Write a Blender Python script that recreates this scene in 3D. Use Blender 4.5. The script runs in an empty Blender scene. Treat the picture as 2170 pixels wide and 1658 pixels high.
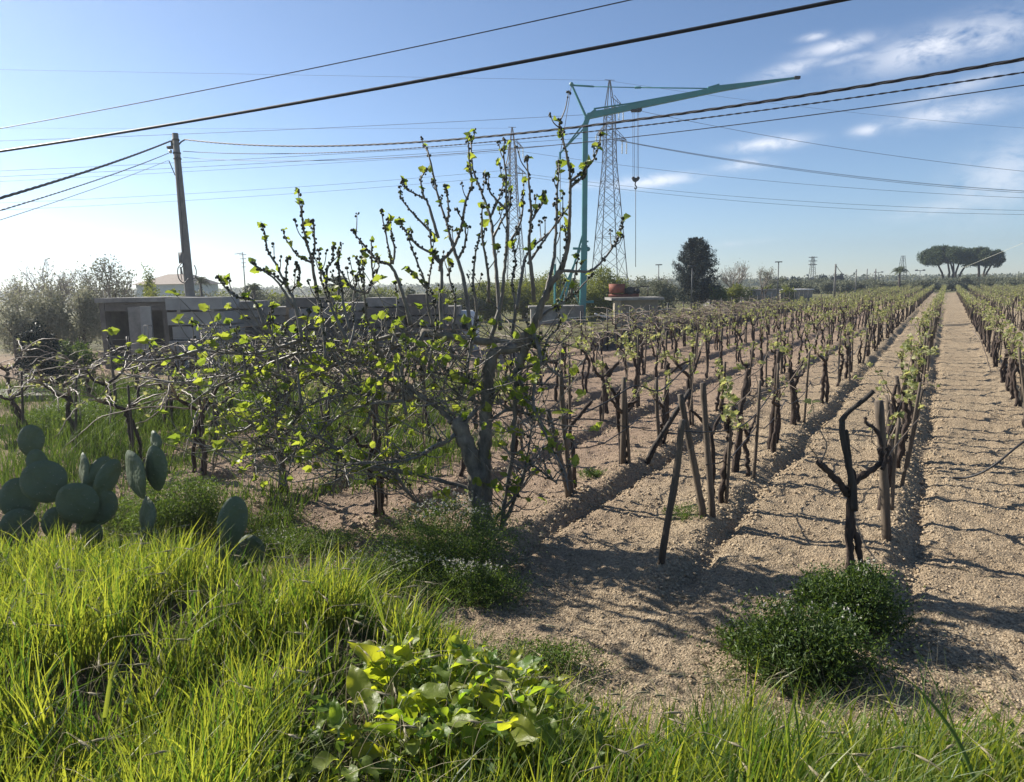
import bpy, math, random
import numpy as np
from mathutils import Vector, Matrix

random.seed(11)
RNG = np.random.default_rng(7)
C = bpy.context.scene.collection
PI = math.pi

# ------------------------------------------------------------------ camera
CAM_H = 2.8
FPX = 1500.0
PITCH = math.radians(8.51)
ROLL = math.radians(1.05)
sc = bpy.context.scene
cam_d = bpy.data.cameras.new('camera')
cam = bpy.data.objects.new('camera', cam_d)
C.objects.link(cam)
cam.location = (0, 0, CAM_H)
cam.rotation_euler = (Matrix.Rotation(PI/2 - PITCH, 3, 'X') @ Matrix.Rotation(-ROLL, 3, 'Z')).to_euler()
cam_d.sensor_width = 36.0
cam_d.lens = 36.0*FPX/2170.0
cam_d.clip_start = 0.05
cam_d.clip_end = 6000
sc.camera = cam

# ------------------------------------------------------------------ sun, sky, exposure
SUN_AZ = math.radians(-58)      # from +Y, negative = to the left
SUN_EL = math.radians(33)
to_sun = Vector((math.sin(SUN_AZ)*math.cos(SUN_EL), math.cos(SUN_AZ)*math.cos(SUN_EL), math.sin(SUN_EL)))
sun_d = bpy.data.lights.new('sun', 'SUN')
sun_d.energy = 5.0
sun_d.angle = math.radians(0.55)
sun_d.color = (1.0, 0.93, 0.82)
sun = bpy.data.objects.new('sun', sun_d)
C.objects.link(sun)
sun.rotation_euler = to_sun.to_track_quat('Z', 'Y').to_euler()
sun.location = (-30, 20, 40)

sc.view_settings.view_transform = 'Standard'
sc.view_settings.look = 'None'
sc.view_settings.exposure = 1.0
sc.view_settings.gamma = 1
sc.view_settings.use_curve_mapping = False
sc.cycles.max_bounces = 8
sc.cycles.transparent_max_bounces = 8
sc.cycles.diffuse_bounces = 3
sc.cycles.glossy_bounces = 2
sc.cycles.transmission_bounces = 4
sc.cycles.volume_bounces = 0
sc.cycles.use_denoising = True

def pdir(px, py):
    dx = (px-1085)/FPX; dy = (829-py)/FPX
    dx, dy = dx*math.cos(ROLL)+dy*math.sin(ROLL), -dx*math.sin(ROLL)+dy*math.cos(ROLL)
    return Vector((dx, math.cos(PITCH)+math.sin(PITCH)*dy, -math.sin(PITCH)+math.cos(PITCH)*dy))
def at(px, py, Y):
    """point in the place seen at photograph pixel px,py and standing Y metres ahead"""
    d = pdir(px, py)
    return Vector((0, 0, CAM_H)) + d*(Y/d.y)
def gnd(px, py, z=0.0):
    d = pdir(px, py)
    return Vector((0, 0, CAM_H)) + d*((z-CAM_H)/d.z)

W = bpy.data.worlds.new('World')
sc.world = W
W.use_nodes = True
nt = W.node_tree
for n in list(nt.nodes): nt.nodes.remove(n)
L = nt.links.new
def nd(tree, t, **kw):
    n = tree.nodes.new(t)
    for k, v in kw.items(): setattr(n, k, v)
    return n
def wmath(op, a, b=None, clamp=False):
    n = nd(nt, 'ShaderNodeMath', operation=op); n.use_clamp = clamp
    for i, v in enumerate((a, b)):
        if v is None: continue
        if isinstance(v, (int, float)): n.inputs[i].default_value = v
        else: L(v, n.inputs[i])
    return n.outputs[0]
sky = nd(nt, 'ShaderNodeTexSky', sky_type='NISHITA')
sky.sun_disc = False
sky.sun_elevation = SUN_EL
sky.sun_rotation = SUN_AZ
sky.altitude = 50
sky.air_density = 0.8
sky.dust_density = 0.05
sky.ozone_density = 3.8
tc = nd(nt, 'ShaderNodeTexCoord')
DIRV = tc.outputs['Generated']
def dotv(v):
    n = nd(nt, 'ShaderNodeVectorMath', operation='DOT_PRODUCT')
    L(DIRV, n.inputs[0]); n.inputs[1].default_value = v
    return n.outputs['Value']
mp = nd(nt, 'ShaderNodeMapping'); L(DIRV, mp.inputs['Vector'])
mp.inputs['Rotation'].default_value = (0, math.radians(-8), math.radians(0))
mp.inputs['Scale'].default_value = (22, 22, 48)
nz = nd(nt, 'ShaderNodeTexNoise'); L(mp.outputs[0], nz.inputs['Vector'])
nz.inputs['Scale'].default_value = 1.3; nz.inputs['Detail'].default_value = 9; nz.inputs['Roughness'].default_value = 0.62
nz.inputs['Distortion'].default_value = 0.4
CL = [  # px, py, half width px, half height px, tilt deg, strength
    (1985, 96, 110, 26, 8, .8), (2110, 78, 50, 22, 8, .6), (1775, 98, 60, 11, 6, .75), (1725, 78, 22, 6, 4, .6), (1675, 146, 60, 12, 10, .55),
    (1800, 124, 50, 6, 6, .4), (2020, 190, 90, 12, 12, .4), (2010, 240, 90, 16, 4, .65), (1838, 276, 26, 9, 2, .7), (1632, 305, 62, 11, 2, .95),
    (1575, 350, 45, 10, 2, .55), (1385, 384, 75, 11, 3, .95), (2120, 380, 80, 48, 30, .5), (2010, 440, 90, 14, 6, .35), (1930, 458, 50, 5, 0, .3),
    (1250, 392, 50, 9, 0, .3), (1560, 516, 60, 5, 4, .2)]
acc = None
for (px, py, a, b, tilt, s) in CL:
    c = pdir(px, py).normalized()
    u = Vector((c.y, -c.x, 0)).normalized(); v = u.cross(c)
    t = math.radians(tilt)
    u2 = (u*math.cos(t) + v*math.sin(t)); v2 = (v*math.cos(t) - u*math.sin(t))
    k = FPX*1.08
    du = wmath('MULTIPLY', dotv(u2), k/(a*.85)); dv = wmath('MULTIPLY', dotv(v2), k/(b*.9))
    r2 = wmath('ADD', wmath('MULTIPLY', du, du), wmath('MULTIPLY', dv, dv))
    g = wmath('EXPONENT', wmath('MULTIPLY', r2, -0.8))
    front = wmath('GREATER_THAN', dotv(c), 0.3)
    g = wmath('MULTIPLY', wmath('MULTIPLY', g, front), s)
    g = wmath('MULTIPLY', g, .88)
    acc = g if acc is None else wmath('MAXIMUM', acc, g)
nn = nd(nt, 'ShaderNodeMapRange'); L(nz.outputs['Fac'], nn.inputs['Value'])
nn.inputs['From Min'].default_value = .33; nn.inputs['From Max'].default_value = .58
cm = wmath('MULTIPLY', acc, nn.outputs[0])
cm2 = wmath('POWER', cm, 0.85, )
cm3 = wmath('MULTIPLY', cm2, 0.85, True)
mixc = nd(nt, 'ShaderNodeMix', data_type='RGBA')
L(cm3, mixc.inputs['Factor']); L(sky.outputs[0], mixc.inputs['A'])
mixc.inputs['B'].default_value = (9.4, 9.4, 9.7, 1)
bg = nd(nt, 'ShaderNodeBackground'); bg.inputs['Strength'].default_value = 0.070
L(mixc.outputs['Result'], bg.inputs['Color'])
wo = nd(nt, 'ShaderNodeOutputWorld'); L(bg.outputs[0], wo.inputs['Surface'])

# ------------------------------------------------------------------ materials
def srgb(r, g, b):
    f = lambda c: (c/12.92 if c <= .04045 else ((c+.055)/1.055)**2.4)
    return (f(r/255), f(g/255), f(b/255), 1)
def mat(name, c1, c2=None, scale=8.0, rough=.8, bump=0.0, bscale=None, trans=0.0, tcol=None, stretch=(1, 1, 1), metal=0.0, tint=None, spec=.3, detail=6):
    m = bpy.data.materials.new(name); m.use_nodes = True
    t = m.node_tree
    for n in list(t.nodes): t.nodes.remove(n)
    K = t.links.new
    o = nd(t, 'ShaderNodeOutputMaterial')
    p = nd(t, 'ShaderNodeBsdfPrincipled')
    p.inputs['Roughness'].default_value = rough
    p.inputs['Metallic'].default_value = metal
    p.inputs['Specular IOR Level'].default_value = spec
    col = None
    c2 = c2 or tuple(min(1, x*.72) for x in c1[:3])
    co = nd(t, 'ShaderNodeTexCoord')
    ma = nd(t, 'ShaderNodeMapping'); K(co.outputs['Object'], ma.inputs[0]); ma.inputs['Scale'].default_value = stretch
    n1 = nd(t, 'ShaderNodeTexNoise'); K(ma.outputs[0], n1.inputs['Vector'])
    n1.inputs['Scale'].default_value = scale; n1.inputs['Detail'].default_value = detail; n1.inputs['Roughness'].default_value = .65
    mr = nd(t, 'ShaderNodeMapRange'); K(n1.outputs['Fac'], mr.inputs['Value'])
    mr.inputs['From Min'].default_value = .3; mr.inputs['From Max'].default_value = .7
    mx = nd(t, 'ShaderNodeMix', data_type='RGBA')
    K(mr.outputs[0], mx.inputs['Factor'])
    mx.inputs['A'].default_value = (*c1[:3], 1); mx.inputs['B'].default_value = (*c2[:3], 1)
    col = mx.outputs['Result']
    if tint:      # per piece tint attribute 0..1 towards another colour
        at_ = nd(t, 'ShaderNodeAttribute', attribute_name='tint')
        m2 = nd(t, 'ShaderNodeMix', data_type='RGBA'); K(at_.outputs['Fac'], m2.inputs['Factor'])
        K(col, m2.inputs['A']); m2.inputs['B'].default_value = (*tint[:3], 1)
        col = m2.outputs['Result']
    K(col, p.inputs['Base Color'])
    if bump:
        n2 = nd(t, 'ShaderNodeTexNoise'); K(ma.outputs[0], n2.inputs['Vector'])
        n2.inputs['Scale'].default_value = bscale or scale*2.5; n2.inputs['Detail'].default_value = 8
        b = nd(t, 'ShaderNodeBump'); b.inputs['Strength'].default_value = 1.0; b.inputs['Distance'].default_value = bump
        K(n2.outputs['Fac'], b.inputs['Height']); K(b.outputs[0], p.inputs['Normal'])
    out = p.outputs[0]
    if trans:
        tr = nd(t, 'ShaderNodeBsdfTranslucent')
        if tcol:
            tm = nd(t, 'ShaderNodeMix', data_type='RGBA', blend_type='MULTIPLY'); tm.inputs['Factor'].default_value = 1
            K(col, tm.inputs['A']); tm.inputs['B'].default_value = (*tcol[:3], 1)
            K(tm.outputs['Result'], tr.inputs['Color'])
        else: K(col, tr.inputs['Color'])
        ms = nd(t, 'ShaderNodeMixShader'); ms.inputs[0].default_value = trans
        K(p.outputs[0], ms.inputs[1]); K(tr.outputs[0], ms.inputs[2]); out = ms.outputs[0]
    K(out, o.inputs['Surface'])
    return m

M = {}
M['bark'] = mat('vine_bark', (.085, .062, .05), (.02, .015, .013), 16, .9, .02, 34, stretch=(1, 1, .18))
M['fig_bark'] = mat('fig_bark', (.23, .21, .18), (.085, .075, .064), 9, .5, .006, 22, stretch=(1, 1, .6))
M['fig_old'] = mat('fig_old_bark', (.26, .23, .185), (.055, .048, .04), 9, .85, .015, 14, stretch=(1, 1, .5))
M['stake'] = mat('stake_wood', (.17, .135, .10), (.05, .04, .032), 10, .85, .006, 40, stretch=(1, 1, .06))
M['black_wood'] = mat('charred_wood', (.06, .052, .045), (.016, .014, .013), 12, .8, .008, 40, stretch=(1, 1, .08))
M['cane'] = mat('cane', (.27, .21, .155), (.12, .09, .065), 10, .5)
M['vleaf'] = mat('vine_leaf', (.20, .23, .08), (.12, .15, .06), 20, .6, trans=.42, tcol=(1.4, 1.4, .8), tint=(.42, .41, .22))
M['fleaf'] = mat('fig_leaf', (.15, .21, .035), (.10, .155, .03), 12, .45, trans=.55, tcol=(1.7, 1.65, .75), tint=(.27, .31, .07))
M['bud'] = mat('fig_bud', (.05, .055, .03), (.03, .03, .02), 20, .6)
M['grass'] = mat('grass_blade', (.05, .115, .024), (.03, .07, .016), 3, .45, trans=.51, tcol=(2.15, 1.95, .75), tint=(.21, .245, .055), spec=.5)
M['weed'] = mat('weed_leaf', (.085, .145, .035), (.05, .10, .024), 8, .55, trans=.4, tcol=(1.7, 1.6, .8), tint=(.12, .17, .04))
M['darkweed'] = mat('dark_weed_leaf', (.04, .08, .022), (.024, .052, .015), 8, .5, trans=.36, tcol=(1.7, 1.6, .7), tint=(.10, .15, .035))
M['petal'] = mat('white_petal', (.62, .60, .52), (.45, .43, .36), 10, .6, trans=.3)
M['dock'] = mat('dock_leaf', (.12, .22, .05), (.08, .155, .035), 14, .42, .004, 40, trans=.58, tcol=(2.5, 2.25, .5), tint=(.25, .28, .06), spec=.4)
M['dock_stem'] = mat('dock_stem', (.25, .3, .12), (.2, .22, .09), 9, .5)
M['straw'] = mat('dry_straw', (.42, .37, .24), (.3, .26, .17), 9, .7, trans=.3)
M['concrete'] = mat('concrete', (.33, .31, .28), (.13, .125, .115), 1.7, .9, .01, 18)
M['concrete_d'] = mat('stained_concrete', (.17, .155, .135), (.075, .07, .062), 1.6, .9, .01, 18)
M['polec'] = mat('pole_concrete', (.19, .18, .165), (.13, .125, .115), 5, .9, .004, 30)
M['teal'] = mat('teal_paint', (.045, .25, .24), (.05, .18, .175), 1.5, .45, spec=.5)
M['steel'] = mat('galvanised_steel', (.085, .088, .092), (.05, .052, .055), 3, .5, metal=.3)
M['iron'] = mat('dark_iron', (.05, .05, .05), (.03, .028, .026), 8, .6)
M['rust'] = mat('rust_red', (.27, .085, .05), (.14, .045, .03), 4, .75, .01, 14)
M['insul'] = mat('insulator_glass', (.62, .62, .5), (.5, .5, .42), 4, .3)
M['cable'] = mat('cable_rubber', (.035, .036, .04), (.025, .025, .028), 30, .55)
M['wire'] = mat('bare_wire', (.10, .105, .115), (.08, .085, .09), 10, .5, metal=.2)
M['white'] = mat('white_render', (.72, .70, .66), (.58, .57, .54), 2, .8)
M['tile'] = mat('pale_roof', (.36, .30, .25), (.27, .22, .18), 5, .8)
M['grille'] = mat('window_glass', (.04, .05, .06), (.03, .035, .04), 3, .15)
M['shed'] = mat('shed_sheet', (.34, .335, .31), (.24, .235, .22), 2, .8)
M['stone'] = mat('limestone', (.42, .36, .27), (.24, .20, .15), 5, .9, .02, 10)
M['hedge'] = mat('hedge_leaf', (.17, .19, .05), (.09, .115, .035), .9, .6, trans=.35, tcol=(1.5, 1.5, .7), tint=(.20, .21, .05))
M['olive'] = mat('olive_leaf', (.15, .165, .10), (.09, .105, .062), .5, .6, trans=.32, tint=(.22, .22, .14))
M['pale'] = mat('glare_paled_leaf', (.24, .245, .15), (.16, .165, .105), .8, .6, trans=.38, tint=(.33, .32, .22))  # olive leaf lightened in colour to imitate the sun veil on the left
M['conifer'] = mat('conifer_needle', (.013, .028, .022), (.007, .016, .014), 1.2, .6, trans=.05, tint=(.022, .038, .026))
M['pine'] = mat('pine_needle', (.05, .08, .028), (.025, .045, .018), .8, .6, trans=.2, tint=(.09, .115, .035))
M['twig'] = mat('bare_twig', (.30, .26, .22), (.19, .165, .14), 1, .8)  # twig tone lightened to stand in for the veil over the left trees
M['trunkb'] = mat('tree_trunk', (.12, .095, .075), (.06, .05, .04), 2, .9, .02, 8)
M['palm'] = mat('palm_frond', (.06, .085, .035), (.04, .06, .025), 1, .55, trans=.2, tint=(.1, .11, .05))
M['pvc'] = mat('grey_plastic', (.12, .125, .125), (.09, .09, .09), 8, .5)
M['wall'] = mat('dry_wall', (.33, .30, .25), (.2, .18, .15), 2, .9, .02, 6)

def cactus_mat():
    m = mat('cactus_skin', (.115, .145, .08), (.07, .095, .055), 3, .6, .0, trans=.0, spec=.4)
    t = m.node_tree; K = t.links.new
    p = [n for n in t.nodes if n.type == 'BSDF_PRINCIPLED'][0]
    src = p.inputs['Base Color'].links[0].from_socket
    co = nd(t, 'ShaderNodeTexCoord')
    v = nd(t, 'ShaderNodeTexVoronoi'); K(co.outputs['Object'], v.inputs['Vector']); v.inputs['Scale'].default_value = 24; v.inputs['Randomness'].default_value = 1.0
    lt = nd(t, 'ShaderNodeMath', operation='LESS_THAN'); K(v.outputs['Distance'], lt.inputs[0]); lt.inputs[1].default_value = .13
    mx = nd(t, 'ShaderNodeMix', data_type='RGBA'); K(lt.outputs[0], mx.inputs['Factor']); K(src, mx.inputs['A'])
    mx.inputs['B'].default_value = (.16, .17, .12, 1)
    K(mx.outputs['Result'], p.inputs['Base Color'])
    b = nd(t, 'ShaderNodeBump'); b.inputs['Distance'].default_value = .006; b.invert = True
    K(v.outputs['Distance'], b.inputs['Height']); K(b.outputs[0], p.inputs['Normal'])
    return m
M['cactus'] = cactus_mat()

def soil_mat():
    m = bpy.data.materials.new('soil'); m.use_nodes = True
    t = m.node_tree
    for n in list(t.nodes): t.nodes.remove(n)
    K = t.links.new
    o = nd(t, 'ShaderNodeOutputMaterial'); p = nd(t, 'ShaderNodeBsdfPrincipled'); p.inputs['Roughness'].default_value = .95
    p.inputs['Specular IOR Level'].default_value = .15
    co = nd(t, 'ShaderNodeTexCoord')
    def noise(s, d=6, r=.6):
        n = nd(t, 'ShaderNodeTexNoise'); K(co.outputs['Object'], n.inputs['Vector'])
        n.inputs['Scale'].default_value = s; n.inputs['Detail'].default_value = d; n.inputs['Roughness'].default_value = r
        return n.outputs['Fac']
    def mr(v, a, b, c=0, d=1):
        n = nd(t, 'ShaderNodeMapRange'); K(v, n.inputs['Value'])
        for k, x in zip(('From Min', 'From Max', 'To Min', 'To Max'), (a, b, c, d)): n.inputs[k].default_value = x
        return n.outputs[0]
    def mix(f, a, b):
        n = nd(t, 'ShaderNodeMix', data_type='RGBA'); K(f, n.inputs['Factor'])
        for s_, v in (('A', a), ('B', b)):
            if isinstance(v, tuple): n.inputs[s_].default_value = (*v, 1)
            else: K(v, n.inputs[s_])
        return n.outputs['Result']
    c = mix(mr(noise(30, 9, .8), .42, .57), (.15, .11, .07), (.56, .448, .305))
    c = mix(mr(noise(.7, 4), .35, .7), c, mix(mr(noise(40, 4), .4, .6), (.17, .123, .08), (.45, .348, .232)))
    c = mix(mr(noise(110, 3), .60, .68), c, (.70, .58, .40))
    za = nd(t, 'ShaderNodeAttribute', attribute_name='zone')     # R: darker soil under grass and weeds, G: far scrub
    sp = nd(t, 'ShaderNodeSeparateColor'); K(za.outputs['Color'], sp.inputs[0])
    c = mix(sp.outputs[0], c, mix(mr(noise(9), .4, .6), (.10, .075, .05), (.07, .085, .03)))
    c = mix(sp.outputs[1], c, mix(mr(noise(.25), .4, .6), (.17, .17, .07), (.13, .12, .07)))
    c = mix(sp.outputs[2], c, mix(mr(noise(20), .4, .6), (.24, .165, .12), (.37, .27, .20)))
    K(c, p.inputs['Base Color'])
    b = nd(t, 'ShaderNodeBump'); b.inputs['Distance'].default_value = .042; b.inputs['Strength'].default_value = 1
    vo = nd(t, 'ShaderNodeTexVoronoi'); K(co.outputs['Object'], vo.inputs['Vector']); vo.inputs['Scale'].default_value = 52
    mm = nd(t, 'ShaderNodeMath', operation='MULTIPLY_ADD'); K(vo.outputs['Distance'], mm.inputs[0]); mm.inputs[1].default_value = -.55; K(noise(30, 9, .75), mm.inputs[2])
    K(mm.outputs[0], b.inputs['Height']); K(b.outputs[0], p.inputs['Normal'])
    K(p.outputs[0], o.inputs['Surface'])
    return m
M['soil'] = soil_mat()
M['clod'] = mat('soil_clod', (.25, .192, .127), (.48, .38, .256), 30, .95, .006, 60)

# ------------------------------------------------------------------ mesh helpers
def link(name, me, parent=None):
    o = bpy.data.objects.new(name, me); C.objects.link(o)
    if parent is not None: o.parent = parent
    return o
def tag(o, label=None, cat=None, group=None, kind=None):
    if label: o['label'] = label
    if cat: o['category'] = cat
    if group: o['group'] = group
    if kind: o['kind'] = kind
    return o
def thing(name, label, cat, loc=(0, 0, 0), rz=0.0, group=None):
    o = bpy.data.objects.new(name, None); C.objects.link(o)
    o.location = loc; o.rotation_euler = (0, 0, rz); o.empty_display_size = .1
    return tag(o, label, cat, group)

def np_mesh(name, V, F, mats, smooth=False, tint=None, midx=None):
    """V (n,3) F (m,k) arrays"""
    V = np.asarray(V, dtype=np.float32); F = np.asarray(F, dtype=np.int32)
    me = bpy.data.meshes.new(name)
    k = F.shape[1]
    me.vertices.add(len(V)); me.vertices.foreach_set('co', V.ravel())
    me.loops.add(F.size); me.loops.foreach_set('vertex_index', F.ravel())
    me.polygons.add(len(F)); me.polygons.foreach_set('loop_start', np.arange(0, F.size, k, dtype=np.int32))
    me.polygons.foreach_set('loop_total', np.full(len(F), k, dtype=np.int32))
    for m in (mats if isinstance(mats, (list, tuple)) else [mats]): me.materials.append(m)
    if midx is not None: me.polygons.foreach_set('material_index', np.asarray(midx, dtype=np.int32))
    me.update(calc_edges=True)
    if smooth: me.polygons.foreach_set('use_smooth', np.ones(len(F), dtype=bool))
    if tint is not None:
        a = me.attributes.new('tint', 'FLOAT', 'POINT'); a.data.foreach_set('value', np.asarray(tint, dtype=np.float32))
    me.validate()
    return me

class MB:
    def __init__(s): s.v = []; s.f = []; s.m = []; s.t = []
    def add(s, V, F, mi=0, tint=0.0):
        o = len(s.v); s.v.extend(V); s.f.extend([tuple(i+o for i in f) for f in F]); s.m.extend([mi]*len(F)); s.t.extend([tint]*len(V))
    def tube(s, pts, rad, n=6, mi=0, cap=True, wob=0.0, flat=None):
        pts = [Vector(p) for p in pts]
        if isinstance(rad, (int, float)): rad = [rad]*len(pts)
        V = []; F = []
        t0 = (pts[1]-pts[0]).normalized()
        up = Vector((0, 0, 1)) if abs(t0.z) < .9 else Vector((0, 1, 0))
        a = t0.cross(up).normalized()
        for i, p in enumerate(pts):
            if i == 0: t = t0
            elif i == len(pts)-1: t = (pts[i]-pts[i-1]).normalized()
            else: t = (pts[i+1]-pts[i-1]).normalized()
            a = (a - t*a.dot(t))
            a = a.normalized() if a.length > 1e-6 else t.orthogonal().normalized()
            b = t.cross(a)
            for k in range(n):
                w = 1+random.uniform(-wob, wob) if wob else 1
                an = 2*PI*k/n
                V.append(p + (a*math.cos(an) + b*math.sin(an))*rad[i]*w)
        for i in range(len(pts)-1):
            for k in range(n):
                k2 = (k+1) % n
                F.append((i*n+k, i*n+k2, (i+1)*n+k2, (i+1)*n+k))
        if cap:
            F.append(tuple(range(n))[::-1]); F.append(tuple((len(pts)-1)*n+k for k in range(n)))
        s.add(V, F, mi)
    def box(s, c, size, rz=0.0, mi=0, tilt=None):
        c = Vector(c); hx, hy, hz = size[0]/2, size[1]/2, size[2]/2
        R = Matrix.Rotation(rz, 3, 'Z')
        if tilt is not None: R = R @ tilt
        V = [c + R @ Vector((x, y, z)) for x in (-hx, hx) for y in (-hy, hy) for z in (-hz, hz)]
        s.add(V, [(0, 1, 3, 2), (4, 6, 7, 5), (0, 4, 5, 1), (2, 3, 7, 6), (0, 2, 6, 4), (1, 5, 7, 3)], mi)
    def ball(s, c, r, seg=6, mi=0, sz=1.0):
        c = Vector(c); V = [c+Vector((0, 0, r*sz))]; F = []
        rings = max(2, seg//2)
        for j in range(1, rings):
            th = PI*j/rings
            for k in range(seg):
                ph = 2*PI*k/seg
                V.append(c+Vector((r*math.sin(th)*math.cos(ph), r*math.sin(th)*math.sin(ph), r*sz*math.cos(th))))
        V.append(c-Vector((0, 0, r*sz))); last = len(V)-1
        for k in range(seg): F.append((0, 1+k, 1+(k+1) % seg))
        for j in range(rings-2):
            for k in range(seg):
                a = 1+j*seg+k; b = 1+j*seg+(k+1) % seg
                F.append((a, a+seg, b+seg, b))
        for k in range(seg): F.append((last, 1+(rings-2)*seg+(k+1) % seg, 1+(rings-2)*seg+k))
        s.add(V, F, mi)
    def build(s, name, mats, parent=None, smooth=True):
        me = bpy.data.meshes.new(name)
        me.from_pydata([tuple(v) for v in s.v], [], s.f)
        for m in (mats if isinstance(mats, (list, tuple)) else [mats]): me.materials.append(m)
        me.polygons.foreach_set('material_index', s.m)
        if smooth: me.polygons.foreach_set('use_smooth', [True]*len(s.f))
        if any(s.t):
            a = me.attributes.new('tint', 'FLOAT', 'POINT'); a.data.foreach_set('value', s.t)
        me.update()
        return link(name, me, parent)

def smooth_path(P, n=6):
    """catmull-rom through vectors"""
    P = [Vector(p) for p in P]
    if len(P) < 3:
        return [P[0].lerp(P[-1], i/n) for i in range(n+1)]
    Q = [P[0]*2-P[1]] + P + [P[-1]*2-P[-2]]
    out = []
    for i in range(1, len(Q)-2):
        a, b, c, d = Q[i-1], Q[i], Q[i+1], Q[i+2]
        for k in range(n):
            t = k/n
            out.append(.5*((2*b)+(c-a)*t+(2*a-5*b+4*c-d)*t*t+(3*b-a-3*c+d)*t**3))
    out.append(P[-1])
    return out
def lerp_list(v, n):
    """spread radii over n samples"""
    return [float(x) for x in np.interp(np.linspace(0, 1, n), np.linspace(0, 1, len(v)), v)]
def rdir(zmin=-1, zmax=1):
    z = random.uniform(zmin, zmax); a = random.uniform(0, 2*PI); r = math.sqrt(max(0, 1-z*z))
    return Vector((r*math.cos(a), r*math.sin(a), z))

# leaf templates: local x across, y along, z up; unit length
FIG_OUT = [(0, 0), (.22, .02), (.42, .2), (.37, .38), (.46, .6), (.33, .68), (.18, .9), (0, 1.02), (-.18, .9), (-.33, .68), (-.46, .6), (-.37, .38), (-.42, .2), (-.22, .02)]
VINE_OUT = [(0, 0), (.3, -.06), (.45, .25), (.34, .42), (.42, .68), (.18, .72), (0, 1.0), (-.18, .72), (-.42, .68), (-.34, .42), (-.45, .25), (-.3, -.06)]
def leaf(mb, base, d, n, size, out, fold=.25, curl=.25, mi=0, tint=0.0):
    d = Vector(d).normalized(); n = Vector(n); n = n - d*n.dot(d)
    n = n.normalized() if n.length > 1e-4 else d.orthogonal().normalized()
    s = d.cross(n)
    V = []
    def P(x, y): return base + (s*x + d*y + n*(abs(x)*fold - curl*y*y))*size
    V.append(P(0, .35))
    for x, y in out: V.append(P(x, y))
    m = len(out)
    mb.add(V, [(0, 1+i, 1+(i+1) % m) for i in range(m)], mi, tint)

def cloud_leaves(cen, nrm_bias, size, aspect=.5, jitter=1.0, up=.3):
    """cen (n,3): one small folded leaf (2 quads, 6 verts) at each centre with random orientation -> V,F"""
    n = len(cen)
    d = RNG.normal(size=(n, 3)); d[:, 2] += up; d += nrm_bias
    d /= np.linalg.norm(d, axis=1)[:, None]
    q = RNG.normal(size=(n, 3)); s = np.cross(d, q); s /= np.linalg.norm(s, axis=1)[:, None]+1e-9
    u = np.cross(s, d)
    sz = size*RNG.uniform(.6, 1.35, n)[:, None]
    w = sz*aspect*.5
    fold = sz*.12
    p0 = cen; p1 = cen+d*sz*.5; p2 = cen+d*sz
    V = np.stack([p0, p1+s*w+u*fold, p1-s*w+u*fold, p2, p1], axis=1).reshape(-1, 3)
    b = (np.arange(n)*5)[:, None]
    F = np.concatenate([b+np.array([0, 1, 3, 4]), b+np.array([0, 4, 3, 2])], axis=0)
    return V, F
def cloud_obj(name, cen, size, m, parent=None, aspect=.5, up=.3, bias=0.0, tint=None, sub=5):
    V, F = cloud_leaves(cen, bias, size, aspect, up=up)
    if tint is None: tint = RNG.random(len(cen))**1.6
    me = np_mesh(name, V, F, m, tint=np.repeat(tint, 5))
    return link(name, me, parent)
def crown_points(n, c, r, lumps=14, shell=.55, squash=None, seed=None):
    """points of a lumpy crown: sub-clumps in an ellipsoid, clump surfaces denser, gaps between"""
    g = np.random.default_rng(seed if seed is not None else random.randrange(1 << 30))
    c = np.asarray(c); r = np.asarray(r)
    q = g.normal(size=(lumps, 3)); q /= np.linalg.norm(q, axis=1)[:, None]
    q *= (g.random(lumps)**.45)[:, None]*.78
    lr = g.uniform(.26, .5, lumps)
    idx = g.integers(0, lumps, n)
    d = g.normal(size=(n, 3)); d /= np.linalg.norm(d, axis=1)[:, None]
    rad = (shell+(1-shell)*g.random(n))*lr[idx]
    rad *= 1+.35*g.normal(size=n)*.5
    P = q[idx]+d*rad[:, None]
    return c+P*r

# value noise
_T = np.random.default_rng(3).random((256, 256)).astype(np.float32)
def vnoise(x, y, f=1.0):
    x = x*f+1000.3; y = y*f+1000.7
    xi = np.floor(x).astype(int); yi = np.floor(y).astype(int); fx = x-xi; fy = y-yi
    fx = fx*fx*(3-2*fx); fy = fy*fy*(3-2*fy)
    g = lambda a, b: _T[a & 255, b & 255]
    return (g(xi, yi)*(1-fx)+g(xi+1, yi)*fx)*(1-fy)+(g(xi, yi+1)*(1-fx)+g(xi+1, yi+1)*fx)*fy

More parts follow.
